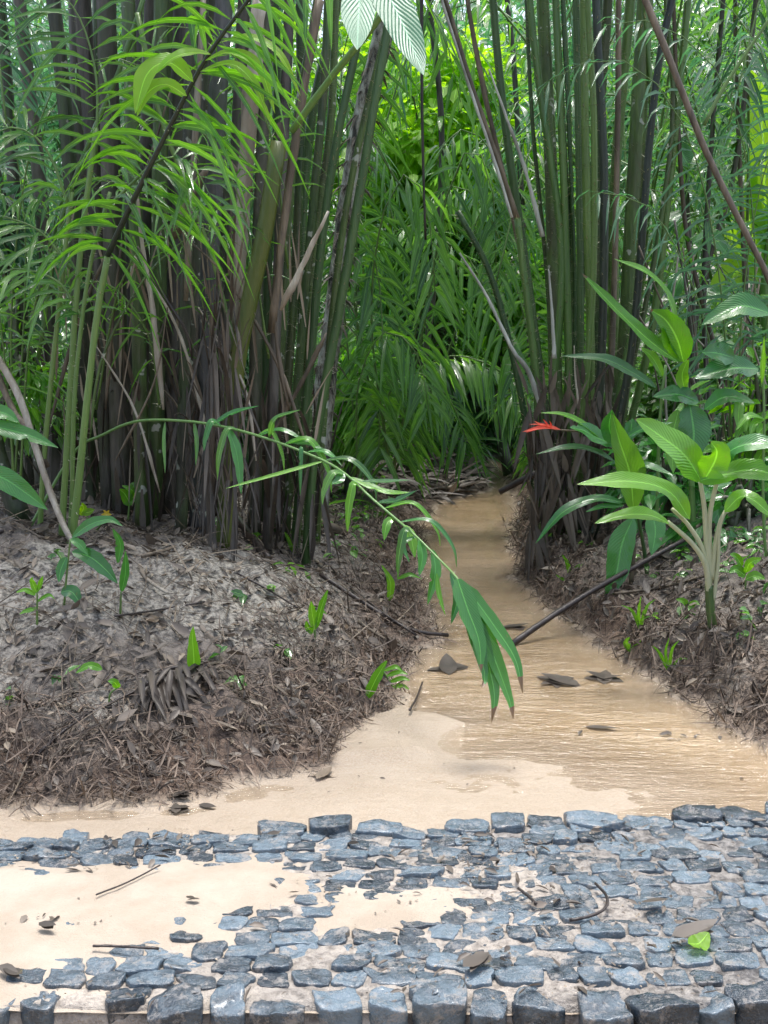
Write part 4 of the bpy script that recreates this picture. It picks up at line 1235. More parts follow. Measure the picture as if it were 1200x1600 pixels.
for lab, bp, lv in [
    ('grassy seedling low on the right bank slope', (1000, 985), [([(1000, 985), (988, 955), (970, 945)], 6), ([(1000, 985), (1010, 950), (1025, 935)], 6), ([(1000, 985), (998, 955), (1002, 930)], 6)]),
    ('pale sprout under the hanging heliconia leaf', (890, 900), [([(890, 900), (886, 880), (878, 866)], 8), ([(892, 900), (904, 885), (916, 882)], 7), ([(890, 902), (880, 905), (868, 898)], 6)]),
    ('tufted grass seedling on the right bank near the water', (1045, 1050), [([(1045, 1050), (1030, 1020), (1018, 1008)], 6), ([(1045, 1050), (1050, 1015), (1062, 1000)], 6), ([(1045, 1050), (1040, 1020), (1046, 995)], 5), ([(1045, 1050), (1062, 1030), (1078, 1030)], 5)]),
    ('round-leaved weed beside the white fleshy stems', (1165, 920), [([(1165, 900), (1150, 890), (1138, 895)], 18), ([(1165, 895), (1172, 880), (1190, 872)], 18), ([(1165, 905), (1180, 900), (1196, 905)], 16), ([(1160, 885), (1150, 870), (1140, 866)], 14)]),
    ('small green leaf pair hidden in the roots below the aroid', (1075, 955), [([(1075, 950), (1068, 940), (1056, 936)], 12), ([(1075, 950), (1086, 942), (1094, 945)], 10)]),
    ('pair of pale leaves on the litter by the fallen pole', (985, 1020), [([(985, 1018), (978, 1005), (984, 995)], 10), ([(985, 1018), (996, 1010), (1002, 1000)], 9)]),
]:
    seedling(lab, lv, bp, 'leaf_fresh', stems=[[bp, (bp[0], bp[1] - 14)]])

# ------------------------------------------------------------------ sticks and dead things on the ground
def stick(label, pxs, wpx, mat='stick', lift=0.02, ys=None, name='stick'):
    pts = []
    for k, p in enumerate(pxs):
        if ys:
            pts.append(W(*p, ys[k]))
        else:
            q = G(*p)
            q[2] = max(q[2], 0) + lift
            pts.append(q)
    pts = spline(pts, 16)
    g = Geo()
    tube(g, pts, wpx * float(pts[:, 1].mean()) / F / 2 * np.linspace(1, 0.75, 16), n=7, bump=0.07)
    o = g.build(name, M[mat], None, loc=pts[0])
    return tag(o, label, name.replace('_', ' '))


a, b = on_z(800, 1006, 0.0), G(1070, 850)
stick('long straight dark pole fallen from right bank into the stream', [(796, 1009), (870, 958), (945, 912), (1075, 840)], 11, ys=[a[1] - 0.05, a[1] + 0.15, a[1] + 0.3, a[1] + 0.55], name='fallen_pole')
stick('pale brown stick leaning across the mound beside the glossy leaves', [(-10, 550), (30, 620), (62, 720), (90, 800), (118, 858)], 13, 'dry_pale', ys=[5.9, 5.8, 5.7, 5.6, 5.5], name='leaning_stick')
stick('second brown stick propped behind the leaning one', [(-10, 570), (20, 640), (40, 665), (75, 730)], 11, 'dry_brown', ys=[6.1, 6.0, 5.9, 5.9], name='leaning_stick')
for lab, pxs, w, mt in [
    ('dark stalk sliding down the bank and ending at the water', [(500, 905), (570, 950), (640, 990), (700, 1005)], 8, 'stick'),
    ('paler split stalk just under the dark one at the water', [(560, 985), (600, 1005), (650, 1028)], 6, 'dry_brown'),
    ('thin twig lying along the pale crown of the mound', [(370, 902), (420, 930), (465, 962)], 4, 'stick'),
    ('bent pale twig beside the litter hollow on the mound', [(218, 892), (230, 915), (262, 935)], 7, 'dry_pale'),
    ('grey branch lying over the mound crest', [(222, 880), (260, 868), (300, 850)], 6, 'dry_brown'),
    ('long thin twig across the middle of the mound', [(180, 975), (250, 962), (320, 950)], 4, 'stick'),
    ('dark stalk resting on the steep slope below the green clump', [(520, 900), (590, 960), (650, 1000)], 5, 'stick'),
    ('brown twig running down from the curled dead frond', [(60, 1190), (110, 1150), (165, 1115), (225, 1088)], 6, 'stick'),
    ('thick dark stalk fallen against the foot of the dark clump', [(345, 780), (385, 835), (420, 880)], 14, 'stick'),
    ('thick brown stalk fallen beside the foot of the green clump', [(395, 775), (425, 810), (440, 835)], 12, 'dry_brown'),
    ('heavy dead log end under the green clump', [(470, 810), (505, 825), (540, 838)], 18, 'dry_brown'),
    ('horizontal dead branch low at the back of the mound', [(0, 840), (90, 825), (200, 800), (280, 795)], 7, 'stick'),
    ('crooked twig poking up from the pale beach', [(640, 1118), (650, 1105), (660, 1092)], 4, 'stick'),
    ('slim branch buried along the top of right bank', [(960, 935), (1030, 925), (1110, 905)], 5, 'dry_brown'),
    ('thick root running over right bank behind the heliconia', [(985, 895), (1040, 865), (1075, 840)], 12, 'stick'),
]:
    stick(lab, pxs, w, mt)
for k, (lab, pxs, w) in enumerate([
    ('bent black twig curling on the wet cobbles', [(930, 1380), (948, 1400), (945, 1420), (920, 1432), (890, 1438)], 5),
    ('small black twig near the bent one on the cobbles', [(810, 1388), (825, 1400), (838, 1412)], 5),
    ('thin straight twig on the pale washed sand', [(150, 1398), (200, 1378), (250, 1352)], 3),
    ('short dark twig across the lower sand edge', [(145, 1478), (175, 1478), (248, 1482)], 4),
]):
    pts = spline([on_z(x, y, 0.072) for x, y in pxs], 14)
    g = Geo()
    tube(g, pts, w * 3.2 / F / 2, n=6, bump=0.1)
    tag(g.build('twig', M['stick'], None, loc=pts[0]), lab, 'twig')
# curled dead frond
b = G(300, 1085)
t = thing('curled_dead_frond', 'shrivelled dark palm frond curled up on the mound face', 'dead frond', b)
g = Geo()
stem = np.array([G(230, 1092), G(262, 1062), G(300, 1058), G(325, 1055)]) + [0, -0.02, 0.04]
tube(g, spline(stem, 12), 0.008, n=6)
g.build('rachis', M['stick'], t)
g = Geo()
for k in range(46):
    c = stem[rng.integers(0, 4)] * 0.5 + stem[rng.integers(0, 4)] * 0.5
    blades(g, c + rng.normal(0, 0.012, 3), (rng.normal(0.15, 0.5), -0.9, rng.normal(-0.25, 0.15)), (0, -0.4, 1), rng.uniform(0.10, 0.24), rng.uniform(0.018, 0.03), seg=5, droop=rng.uniform(0.1, 0.7), fold=0.9, prof=BLADE, tone=rng.uniform(0, 0.35))
g.build('foliage', M['leaf_dead'], t)
# dead leaf clump where the mound meets the sand
def dead_leaf(label, px, size, n, mat='leaf_dead', on=None, name='dead_leaf'):
    c = G(*px) if on is None else on_z(*px, on)
    c[2] = max(c[2], 0.0)
    g = Geo()
    for k in range(n):
        d = np.array([rng.normal(), 0.6 * rng.normal(), abs(rng.normal(0, 0.02))])
        blades(g, c + [0, 0, (0.006 + 0.002 * k) if on is None or on > 0.01 else 0.0005 + 0.0007 * k] - nrm(d) * size * 0.5, d, (0, rng.normal(0, 0.2 if on is None or on > 0.01 else 0.04), 1), size * rng.uniform(0.7, 1.2), size * rng.uniform(0.3, 0.5), seg=5, droop=rng.uniform(-0.15, 0.15), fold=rng.uniform(0.05, 0.25), prof=LANCE, tone=rng.uniform(0, 0.4))
    return tag(g.build(name, M[mat], None, loc=c), label, 'dead leaf')


dead_leaf('black rotting leaf wad at the foot of the mound', (283, 1250), 0.07, 6)
dead_leaf('flattened dark leaf in the sand by the rotting wad', (275, 1270), 0.09, 3)
dead_leaf('small dark leaf alone on the sand beside the wad', (325, 1266), 0.07, 1)
dead_leaf('pale pinkish dead leaf below the green clump', (518, 815), 0.10, 1, 'leaf_tan')
dead_leaf('tan curled leaf on the mound above the green blade', (235, 972), 0.12, 1, 'leaf_tan')
dead_leaf('reddish dry leaf stuck on the mound face', (85, 1105), 0.10, 1, 'leaf_tan')
dead_leaf('tan leaf lying where the mound meets the beach', (505, 1215), 0.09, 2, 'leaf_tan')
dead_leaf('dark folded leaves piled on the near cobbles', (1082, 1462), 0.11, 4, on=0.072)
dead_leaf('brown wet leaf between near edge stones', (745, 1505), 0.09, 3, on=0.07)
dead_leaf('long dark leaf on the cobbles toward the slope', (1025, 1412), 0.08, 1, on=0.072)
dead_leaf('dark leaf scrap on the sandy corner', (72, 1450), 0.05, 2, on=0.068)
dead_leaf('blackish leaf at the sandy edge of the path', (15, 1520), 0.07, 2, on=0.068)
dead_leaf('small curled leaf on the middle of washed sand', (300, 1408), 0.04, 2, on=0.068)
dead_leaf('dark sunken leaf drifting in the stream near the pole', (805, 980), 0.14, 3, on=0.004)
dead_leaf('wide dark leaf mat awash in midstream', (870, 1065), 0.22, 5, on=0.002)
dead_leaf('greenish leaf mat awash beside right bank', (945, 1060), 0.18, 4, on=0.002)
dead_leaf('thin brown leaf floating below the mats', (938, 1138), 0.12, 1, on=0.003)
dead_leaf('sunken leaf tangle off the left water edge', (700, 1045), 0.20, 4, on=0.001)
g = Geo()
c = on_z(1092, 1474, 0.075)
broadleaf(g, [c + [-0.03, -0.02, 0.01], c, c + [0.03, 0.03, 0.012]], 0.045, (0, -0.5, 1), prof=OVAL)
tag(g.build('fallen_leaf', M['leaf_lime'], None, loc=c), 'single pale green leaf fallen on the cobbles', 'leaf')

# debris heap at the bend
t = thing('debris_pile', 'low heap of dead palm stalks and leaves at the stream bend', 'debris pile', G(690, 770))
for pxs, w, mt in [([(630, 742), (680, 738), (735, 762)], 8, 'dry_pale'), ([(640, 752), (690, 765), (738, 772)], 6, 'dry_pale'), ([(700, 716), (725, 718), (742, 718)], 9, 'dry_pale'), ([(650, 770), (690, 775), (745, 782)], 6, 'dry_brown'),
                   ([(620, 735), (660, 730), (700, 728)], 7, 'dry_brown'), ([(660, 745), (705, 752), (742, 766)], 5, 'dry_brown'), ([(690, 728), (710, 742), (740, 756)], 6, 'stick'), ([(620, 760), (660, 752), (690, 745)], 8, 'stick'), ([(700, 780), (720, 772), (745, 768)], 5, 'dry_pale')]:
    p = spline([G(*q) + [0, 0, 0.05 + 0.06 * rng.random()] for q in pxs], 10)
    g = Geo()
    tube(g, p, w * 10.5 / F / 2, n=6, bump=0.08)
    g.build('dead_stalk', M[mt], t)
g = Geo()
for k in range(420):
    c = G(rng.uniform(600, 735), rng.uniform(722, 782)) + [0, 0, rng.uniform(0, 0.16)]
    blades(g, c, rng.normal(size=3) * [1, 0.7, 0.35], (0, -0.3, 1), rng.uniform(0.1, 0.4), rng.uniform(0.015, 0.06), seg=4, droop=rng.uniform(-0.1, 0.5), fold=0.6, prof=BLADE)
g.build('dead_foliage', M['leaf_dead'], t)

# ------------------------------------------------------------------ palms behind
def palm(label, x, y, n, h, L, mat, ll=0.42, lw=0.028, az0=None, spread=1.0, group=None, dens=30, stem='stem_green', name='palm'):
    z = float(H(x, y))
    t = thing(name, label, 'palm', (x, y, z), group)
    for k in range(n):
        a = (2 * np.pi * k / n + rng.normal(0, 0.25)) if az0 is None else az0 + rng.uniform(-1, 1) * spread
        hd = np.array([math.sin(a), math.cos(a), 0])
        hh, LL = h * rng.uniform(0.6, 1.1), L * rng.uniform(0.75, 1.15)
        b = np.array([x, y, z]) + hd * 0.08 + rng.normal(0, 0.05, 3) * [1, 1, 0]
        pts = [b, b + hd * 0.15 * LL + [0, 0, hh * 0.55], b + hd * 0.40 * LL + [0, 0, hh * 0.95], b + hd * 0.72 * LL + [0, 0, hh * 1.0], b + hd * LL + [0, 0, hh * rng.uniform(0.55, 0.85)]]
        frond_part(t, pts, 0.016, dens, ll, lw, mat, stem, droop=0.8, start=0.38, rise=0.05, seg=3, jit=0.2)
    return t


def fronds_at(label, x, y, items, mat, ll, lw, name='palm', n=34, jit=0.2):
    z = float(H(x, y))
    t = thing(name, label, 'palm', (x, y, z))
    for pxs, Y0, Y1, hang in items:
        frond_part(t, px_pts(pxs, Y0, Y1), 0.011 if n > 26 else 0.007, n, ll, lw, mat, droop=0.55, start=0.06 if n > 26 else 0.3, rise=0.0, jit=jit, seg=3, hang=hang, up=(0, -0.35, 0.9))
    return t


c = W(620, 740, 9.3)
fronds_at('mid green palm with drooping fronds over the stream bend', c[0], c[1], [
    ([(612, 740), (560, 520), (545, 330), (575, 360), (597, 480), (594, 600), (592, 705)], 9.2, 8.6, 0.5), ([(615, 740), (640, 560), (690, 388), (730, 400), (790, 520), (806, 580)], 9.4, 8.8, 0.8),
    ([(615, 740), (640, 600), (690, 560), (740, 560), (800, 590)], 9.3, 9.0, 0.3),
    ([(610, 740), (590, 600), (560, 520), (520, 500), (480, 540)], 9.5, 9.2, 0.4), 
    ([(616, 740), (680, 600), (720, 480), (700, 380), (640, 350), (580, 390)], 10.2, 9.8, 0.6), ([(612, 740), (600, 640), (640, 580), (700, 620), (730, 690)], 9.0, 8.8, 0.5),
    ([(612, 740), (660, 520), (700, 300), (740, 230), (770, 300), (775, 420)], 9.0, 8.6, 0.8), ([(610, 740), (580, 500), (600, 330), (640, 270), (670, 340), (680, 460)], 8.9, 8.5, 0.8)], 'frond_mid', 0.44, 0.040, n=27, jit=0.14)
c = W(850, 720, 9.6)
fronds_at('dark palm whose fronds droop behind the right clump', c[0], c[1], [
    ([(860, 740), (830, 480), (780, 260), (735, 205), (700, 215), (680, 260)], 9.6, 9.0, 0.9), ([(860, 740), (820, 500), (760, 330), (700, 290), (650, 330)], 9.8, 9.3, 0.7),
    ([(860, 740), (850, 640), (810, 610), (770, 640)], 9.2, 9.0, 0.4), ([(862, 740), (900, 480), (960, 320), (1040, 300), (1100, 360)], 9.9, 9.4, 0.4), ([(862, 740), (880, 460), (890, 240), (860, 120), (800, 80)], 10.0, 9.6, 0.5)], 'frond_mid', 0.42, 0.032)
fronds_at('feathery young palm at the left edge in front of the dark stems', *W(20, 780, 6.1)[:2], [
    ([(30, 780), (50, 500), (110, 330), (200, 270), (290, 330)], 6.1, 5.9, 0.1), ([(20, 780), (20, 440), (60, 190), (140, 90), (240, 110)], 6.2, 6.0, 0.1),
    ([(25, 780), (0, 500), (-40, 330), (-90, 330)], 6.1, 6.0, 0.1), ([(22, 780), (40, 380), (10, 180), (-40, 90)], 6.3, 6.2, 0.1)], 'frond_mid', 0.36, 0.013, n=15, jit=0.45)
fronds_at('palm whose fronds hang down across the middle gap from above', *W(560, 740, 8.9)[:2], [
    ([(560, 740), (530, 350), (540, 60), (600, -60), (680, 20), (720, 160)], 8.9, 8.5, 0.8), ([(560, 740), (560, 300), (600, 60), (660, 10), (730, 60), (780, 200)], 9.1, 8.7, 0.8),
    ([(558, 740), (560, 600), (600, 520), (650, 550), (670, 640)], 8.7, 8.4, 0.5)], 'frond_fresh', 0.42, 0.036, n=22, jit=0.16)
fronds_at('feathery palm with thin leaflets arching across the stem fan', *W(1150, 780, 7.0)[:2], [
    ([(1150, 780), (1120, 400), (1060, 180), (960, 90), (850, 130)], 7.0, 6.8, 0.2), ([(1160, 780), (1180, 400), (1140, 150), (1040, 40), (940, 40)], 7.0, 6.9, 0.2), ([(1170, 780), (1215, 300), (1190, 80), (1100, -20)], 7.0, 6.8, 0.2),
    ([(1150, 780), (1100, 500), (1020, 330), (930, 300)], 7.1, 6.9, 0.2), ([(1155, 780), (1160, 480), (1200, 250), (1260, 180)], 7.0, 6.8, 0.2)], 'frond_blue', 0.38, 0.018, n=24, jit=0.35)
for args in [
    ('bluish palm thicket far left behind the dark stems', -2.9, 9.0, 9, 2.6, 1.9, 'frond_blue'), ('feathery palm behind the left side of the dark clump', -1.9, 9.6, 9, 3.2, 2.0, 'frond_mid'),
    ('leaning palm at the left edge near the leaning sticks', -2.3, 7.6, 7, 2.5, 1.5, 'frond_blue'), ('deep green palm in the gap behind dark and green clumps', -1.2, 10.4, 9, 3.0, 1.5, 'frond_dark'),
    ('tall palm behind the top of the green stem fan', 1.9, 10.2, 11, 3.8, 2.0, 'frond_mid'), ('feathery palm behind the slanting bare branch', 2.8, 9.8, 11, 3.4, 2.0, 'frond_blue'),
    ('bluish palm right of the banana leaves', 3.3, 8.7, 8, 3.2, 1.7, 'frond_dark'), ('tall bluish palm rising beyond the right clump', 2.3, 12.4, 12, 5.0, 2.6, 'frond_blue'),
    ('far palm over the upper right of the stream', 2.1, 14.0, 11, 5.2, 2.0, 'frond_blue'), ('far palm above the dark clump', -2.6, 12.5, 12, 5.0, 2.6, 'frond_blue'),
    ('far palm between the shaggy trunk and dark clump', -1.9, 13.4, 10, 4.6, 1.9, 'frond_mid'), ('distant palm behind the lime foliage', 0.3, 17.5, 10, 4.6, 2.4, 'frond_mid'),
    ('far palm beyond the banana at the edge', 4.0, 12.6, 12, 5.0, 2.6, 'frond_mid'), ('short palm closing the end of the stream', 1.0, 14.8, 12, 2.0, 1.6, 'frond_mid'),
    ('low palm on the far left bank of the bend', -0.3, 11.8, 7, 1.4, 1.2, 'frond_dark'), ('far palm past the left edge of the thicket', -4.0, 12.0, 11, 4.6, 2.4, 'frond_blue')]:
    palm(*args, ll=0.45 if args[2] < 11 else 0.5, lw=0.026 if args[2] < 11 else 0.036)

# shaggy pale trunk behind the slender stems
t = thing('palm_tree', 'leaning palm with shaggy pale trunk between slender stems and lime foliage', 'palm tree', [*W(500, 740, 8.4)[:2], 0.3])
p = spline(to_ground(px_pts([(505, 640), (524, 480), (543, 330), (568, 180), (598, 60), (620, -60), (650, -220)], 8.4)), 30)
g = Geo()
tube(g, p, np.linspace(0.07, 0.06, 30), n=12, bump=0.08, tone=0.75)
tr = g.build('trunk', M['shaggy_bark'], t)
g = Geo()
n = 520
f = rng.uniform(4, 28.9, n)
i = f.astype(int)
c = p[i]
od = nrm(np.stack([rng.normal(size=n), rng.normal(size=n), 0.9 + 0 * f], -1))
blades(g, c + od * 0.055, od * [1, 1, -1], (0, 0, 1), rng.uniform(0.05, 0.18, n), rng.uniform(0.008, 0.03, n), seg=2, droop=0.2, prof=BLADE, fold=0.6)
g.build('shaggy_foliage', M['leaf_dead'], tr)
for k in range(7):
    a = 2 * np.pi * k / 7
    hd = np.array([math.sin(a), math.cos(a), 0])
    b = p[-1]
    frond_part(t, [b, b + hd * 0.6 + [0, 0, 0.6], b + hd * 1.4 + [0, 0, 0.5], b + hd * 2.2 + [0, 0, -0.4]], 0.015, 34, 0.5, 0.03, 'frond_mid', droop=0.8)


# ------------------------------------------------------------------ trees and shrubs behind
def leafy(label, x, y, zc, rx, ry, rz, nl, mat, L=(0.09, 0.16), ratio=0.5, name='shrub', cat='shrub', nclump=26, trunk=True):
    z0 = float(H(x, y))
    t = thing(name, label, cat, (x, y, z0))
    cc = rng.normal(size=(nclump, 3))
    cc = nrm(cc) * (rng.random((nclump, 1)) ** 0.4) * [rx, ry, rz] + [x, y, zc]
    if trunk:
        g = Geo()
        tube(g, spline([[x, y, z0 - 0.05], [x + rng.normal(0, 0.1), y, (z0 + zc) / 2], [x, y, zc]], 10), np.linspace(0.06, 0.02, 10), n=7)
        for k in range(0, nclump, 2):
            tube(g, spline([[x, y, z0 + (zc - z0) * rng.uniform(0.3, 0.9)], (cc[k] + [x, y, zc]) / 2 + [0, 0, 0.1], cc[k]], 7), np.linspace(0.022, 0.006, 7), n=5)
        g.build('trunk', M['culm_dark'], t)
    g = Geo()
    m = nl // nclump
    for k in range(nclump):
        P = cc[k] + rng.normal(size=(m, 3)) * np.array([0.26, 0.26, 0.18]) * (rx + rz) / 2 * 0.75
        out = P - cc[k] + 0.4 * (P - [x, y, zc])
        D = nrm(out) + rng.normal(0, 0.4, (m, 3)) + [0, 0, -0.25]
        N = np.array([0, -0.25, 1]) + rng.normal(0, 0.35, (m, 3))
        LL = rng.uniform(*L, m)
        blades(g, P, D, N, LL, LL * ratio * rng.uniform(0.8, 1.2, m), seg=3, droop=0.25, prof=OVAL if ratio > 0.3 else LANCE, fold=0.25, mat=0, tone=np.clip(rng.normal(0.3 + 0.4 * rng.random(), 0.2, m), 0, 1))
    g.build('crown', M[mat], t)
    return t


for lab, px, py, Y, rx, rz, nl, mat, L, ratio, nm in [
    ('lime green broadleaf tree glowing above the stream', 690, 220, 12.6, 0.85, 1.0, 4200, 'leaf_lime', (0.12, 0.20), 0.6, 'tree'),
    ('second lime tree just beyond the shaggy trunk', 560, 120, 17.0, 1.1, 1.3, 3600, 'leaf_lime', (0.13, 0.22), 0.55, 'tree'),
    ('fresh green shrub below the lime tree', 650, 400, 12.4, 0.6, 0.5, 1600, 'frond_mid', (0.12, 0.2), 0.5, 'shrub'),
    ('bright narrow-leaved shrub beside the foot of green clump', 545, 620, 9.6, 0.32, 0.42, 1300, 'frond_bright', (0.12, 0.24), 0.14, 'shrub'),
    ('dark green shrub at the end of the stream', 740, 600, 14.5, 0.9, 0.8, 2200, 'frond_dark', (0.14, 0.26), 0.4, 'shrub'),
    ('grassy bush on the far bank by the debris heap', 650, 700, 12.2, 0.6, 0.25, 700, 'frond_mid', (0.2, 0.36), 0.08, 'bush'),
    ('leafy thicket bush at left edge behind the stems', 40, 640, 8.8, 0.8, 0.7, 2600, 'frond_mid', (0.08, 0.15), 0.4, 'bush'),
    ('pale shrub high at left edge', 30, 300, 11.5, 0.9, 1.1, 3000, 'frond_blue', (0.10, 0.18), 0.45, 'shrub'),
    ('deep green shrub behind the ginger leaves', 1080, 620, 9.4, 0.8, 0.7, 2800, 'frond_mid', (0.10, 0.2), 0.35, 'shrub'),
    ('bluish tree behind the upper green stem fan', 900, 170, 16.0, 1.5, 1.5, 4200, 'frond_blue', (0.13, 0.24), 0.35, 'tree'),
    ('bright green tree above the slanting branch', 1120, 120, 15.0, 1.3, 1.3, 3600, 'frond_mid', (0.12, 0.22), 0.4, 'tree'),
    ('dusky tree behind the dark clump tops', 250, 160, 15.0, 1.6, 1.6, 3800, 'frond_blue', (0.13, 0.24), 0.4, 'tree'),
    ('dark bush under the palm fronds behind the left mound', 330, 620, 10.5, 1.4, 0.8, 3600, 'frond_dark', (0.10, 0.2), 0.35, 'bush'),
    ('glossy dark-leaved bush close behind the white stemmed plant', 1165, 800, 6.5, 0.30, 0.24, 170, 'leaf_gloss', (0.10, 0.19), 0.42, 'bush'),
    ('glossy leafy bush between the ginger and right clump', 1045, 745, 7.0, 0.26, 0.26, 150, 'leaf_gloss', (0.10, 0.20), 0.40, 'bush'),
    ('fresh leafy bush beside the sprig at right bank edge', 1190, 640, 7.0, 0.26, 0.30, 170, 'leaf_fresh', (0.10, 0.20), 0.36, 'bush'),
    ('fresh bush behind right clump base', 800, 480, 12.5, 0.8, 0.8, 2600, 'frond_bright', (0.10, 0.2), 0.3, 'bush'),
    ('dark undergrowth bush behind the white stemmed plant', 1180, 760, 8.4, 0.8, 0.5, 2400, 'frond_dark', (0.10, 0.18), 0.4, 'bush'),
]:
    c = W(px, py, Y)
    leafy(lab, c[0], c[1], c[2], rx, rx * 0.9, rz, nl, mat, L, ratio, name=nm, cat=nm)

# leafy sprays at the left edge and dead stalks behind the ginger
for lab, px, py, Y, rx, rz, nl, mat, L, ratio in [
    ('small-leaved green twig bush beside the thin spiny petioles', 25, 560, 6.4, 0.20, 0.34, 420, 'frond_bright', (0.05, 0.10), 0.35),
    ('pale small-leaved bush above it at left edge', 20, 330, 6.8, 0.26, 0.36, 520, 'frond_blue', (0.06, 0.13), 0.28),
    ('thin leafy bush behind the leaning brown stick', 70, 640, 7.0, 0.25, 0.22, 380, 'frond_mid', (0.05, 0.11), 0.35)]:
    c = W(px, py, Y)
    leafy(lab, c[0], c[1], c[2], rx, rx, rz, nl, mat, L, ratio, name='bush', cat='bush', nclump=12)
t = thing('dead_stalk_thicket', 'thicket of thin dry leaning stalks behind the ginger and sprig', 'dead stalks', [*W(1130, 760, 7.6)[:2], 0.4])
for k in range(34):
    x = rng.uniform(1030, 1260)
    y1 = rng.uniform(330, 620)
    Y = rng.uniform(7.0, 8.3)
    p = spline(to_ground(px_pts([(x, 800), (x + rng.normal(0, 14), (800 + y1) / 2), (x + rng.normal(0, 45), y1)], Y)), 12)
    g = Geo()
    tube(g, p, rng.uniform(2.5, 6) * Y / F / 2 * np.linspace(1, 0.6, 12), n=6, bump=0.1, tone=rng.random())
    g.build('stalk', M[('dry_brown', 'dry_pale', 'culm_brown')[k % 3]], t)

# thin dark saplings behind right side
for k, (lab, pxs, Y, w, mt) in enumerate([
    ('thin dark sapling right of the stem fan', [(1120, 760), (1100, 500), (1110, 250), (1130, 0)], 8.2, 9, 'culm_brown'), ('forked brown sapling crossing behind the ginger', [(1150, 760), (1120, 560), (1075, 380), (1060, 200)], 8.0, 8, 'dry_brown'),
    ('slanting grey sapling behind the bare branch', [(1060, 760), (1090, 480), (1140, 300), (1160, 180)], 8.9, 10, 'culm_brown'), ('slim upright sapling at the right edge', [(1185, 760), (1170, 560), (1160, 350), (1150, 100)], 9.0, 8, 'dry_brown'),
    ('dark sapling between central palm and lime tree', [(640, 720), (680, 430), (690, 200), (670, 0)], 10.5, 11, 'culm_brown'), ('black sapling above the stream bend', [(838, 690), (820, 400), (803, 100), (792, 0)], 11.4, 10, 'culm_brown')]):
    t = thing('sapling', lab, 'sapling', [*W(*pxs[0], Y)[:2], 0.3])
    culm(t, pxs, Y, w, mt, ext=1.0, name='trunk')
    g = Geo()
    p = culm_pts(pxs, Y, 1.0)
    i = rng.integers(8, 22, 70)
    blades(g, p[i], rng.normal(size=(70, 3)) * [1, 0.6, 0.5], (0, -0.2, 1), rng.uniform(0.12, 0.25, 70), rng.uniform(0.03, 0.05, 70), droop=0.4)
    g.build('foliage', M['frond_mid'], t)

# the far forest, one mass
g = Geo()
for n, y0, y1, zt, L, ratio, mat in [(11000, 17.5, 20, 7.4, (0.20, 0.40), 0.35, 0), (12000, 20, 24, 9.6, (0.25, 0.5), 0.4, 1), (5000, 16, 18, 2.8, (0.2, 0.4), 0.2, 2)]:
    y = rng.uniform(y0, y1, n)
    x = rng.uniform(-0.52, 0.52, n) * y
    top = zt * (0.78 + 0.30 * fbm(x * 0.45, y * 0.2, 111, 3))
    z = H(x, y) + rng.random(n) ** 0.8 * top
    keep = fbm(x * 0.9 + 3, z * 0.9, 112, 3) > -0.42
    P = np.stack([x, y, z], -1)[keep]
    m = len(P)
    LL = rng.uniform(*L, m)
    blades(g, P, rng.normal(size=(m, 3)) * [1, 0.6, 0.5] + [0, -0.3, -0.4], np.array([0, -0.4, 1]) + rng.normal(0, 0.35, (m, 3)), LL, LL * ratio, seg=2, droop=0.3, prof=OVAL, mat=mat)
o = g.build('far_forest', [M['frond_mid'], M['frond_blue'], M['frond_dark']])
tag(o, 'mass of far rainforest foliage closing the view', kind='stuff')
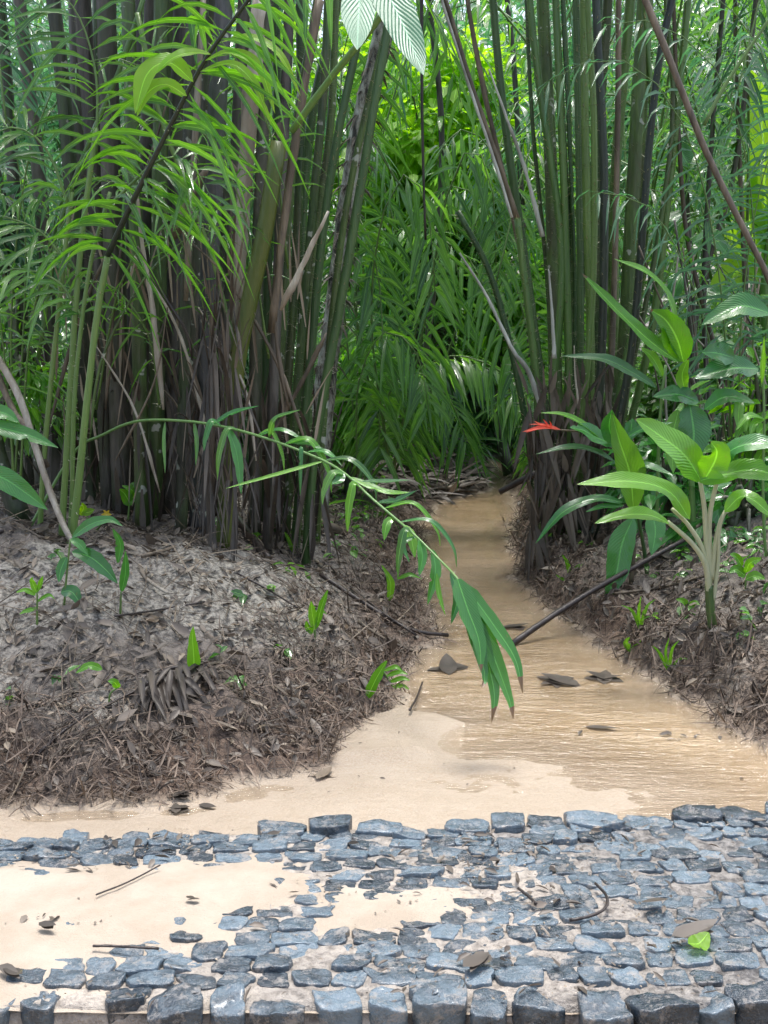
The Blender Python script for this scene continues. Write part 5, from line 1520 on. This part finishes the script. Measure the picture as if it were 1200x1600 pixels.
# ------------------------------------------------------------------ light
wd = bpy.data.worlds.new('World')
sc.world = wd
wd.use_nodes = True
nt = wd.node_tree
nt.nodes.clear()
sky = nt.nodes.new('ShaderNodeTexSky')
sky.sky_type = 'NISHITA'
sky.sun_disc = False
SUN_EL, SUN_AZ = R(80), R(15)
sky.sun_elevation, sky.sun_rotation = SUN_EL, SUN_AZ
sky.air_density, sky.dust_density, sky.ozone_density = 1.0, 4.0, 1.0
bg = nt.nodes.new('ShaderNodeBackground')
bg.inputs['Strength'].default_value = 0.125
wo = nt.nodes.new('ShaderNodeOutputWorld')
hs = nt.nodes.new('ShaderNodeHueSaturation')
hs.inputs['Saturation'].default_value = 0.75
nt.links.new(sky.outputs[0], hs.inputs['Color'])
nt.links.new(hs.outputs[0], bg.inputs[0])
nt.links.new(bg.outputs[0], wo.inputs[0])
sl = bpy.data.lights.new('sun', 'SUN')
sl.energy = 1.4
sl.angle = R(14)
sl.color = (1.0, 0.98, 0.95)
so = bpy.data.objects.new('sun', sl)
COL.objects.link(so)
from mathutils import Vector
d = Vector((math.sin(SUN_AZ) * math.cos(SUN_EL), math.cos(SUN_AZ) * math.cos(SUN_EL), math.sin(SUN_EL)))
so.rotation_euler = (-d).to_track_quat('-Z', 'Y').to_euler()
sc.view_settings.view_transform = 'Standard'
sc.view_settings.look = 'None'
sc.view_settings.gamma = 1.0
sc.view_settings.exposure = 1.62
sc.render.engine = 'CYCLES'
sc.cycles.max_bounces = 7
sc.cycles.diffuse_bounces = 4
sc.cycles.glossy_bounces = 3
sc.cycles.transmission_bounces = 4
sc.cycles.transparent_max_bounces = 6
sc.cycles.caustics_reflective = False
sc.cycles.caustics_refractive = False
sc.cycles.sample_clamp_indirect = 6
sc.cycles.use_denoising = True


# ------------------------------------------------------------------ groups of repeats
GROUPS = {'palm_clump': 'palm clumps beside the stream', 'palm': 'palms growing behind the stream', 'seedling': 'seedlings on the stream banks', 'shrub': 'shrubs behind the stems', 'bush': 'bushes behind the stems',
          'tree': 'broadleaf trees behind the palms', 'sapling': 'thin saplings behind the stems', 'stick': 'sticks fallen on the banks', 'twig': 'twigs on the paving', 'dead_leaf': 'dead leaves on sand, water and paving',
          'leaning_stick': 'sticks leaning at the mound', 'leafy_plant': 'small leafy plants of the left bank'}
for o in bpy.data.objects:
    if 'category' in o and o.name.split('.')[0] in GROUPS:
        o['group'] = GROUPS[o.name.split('.')[0]]
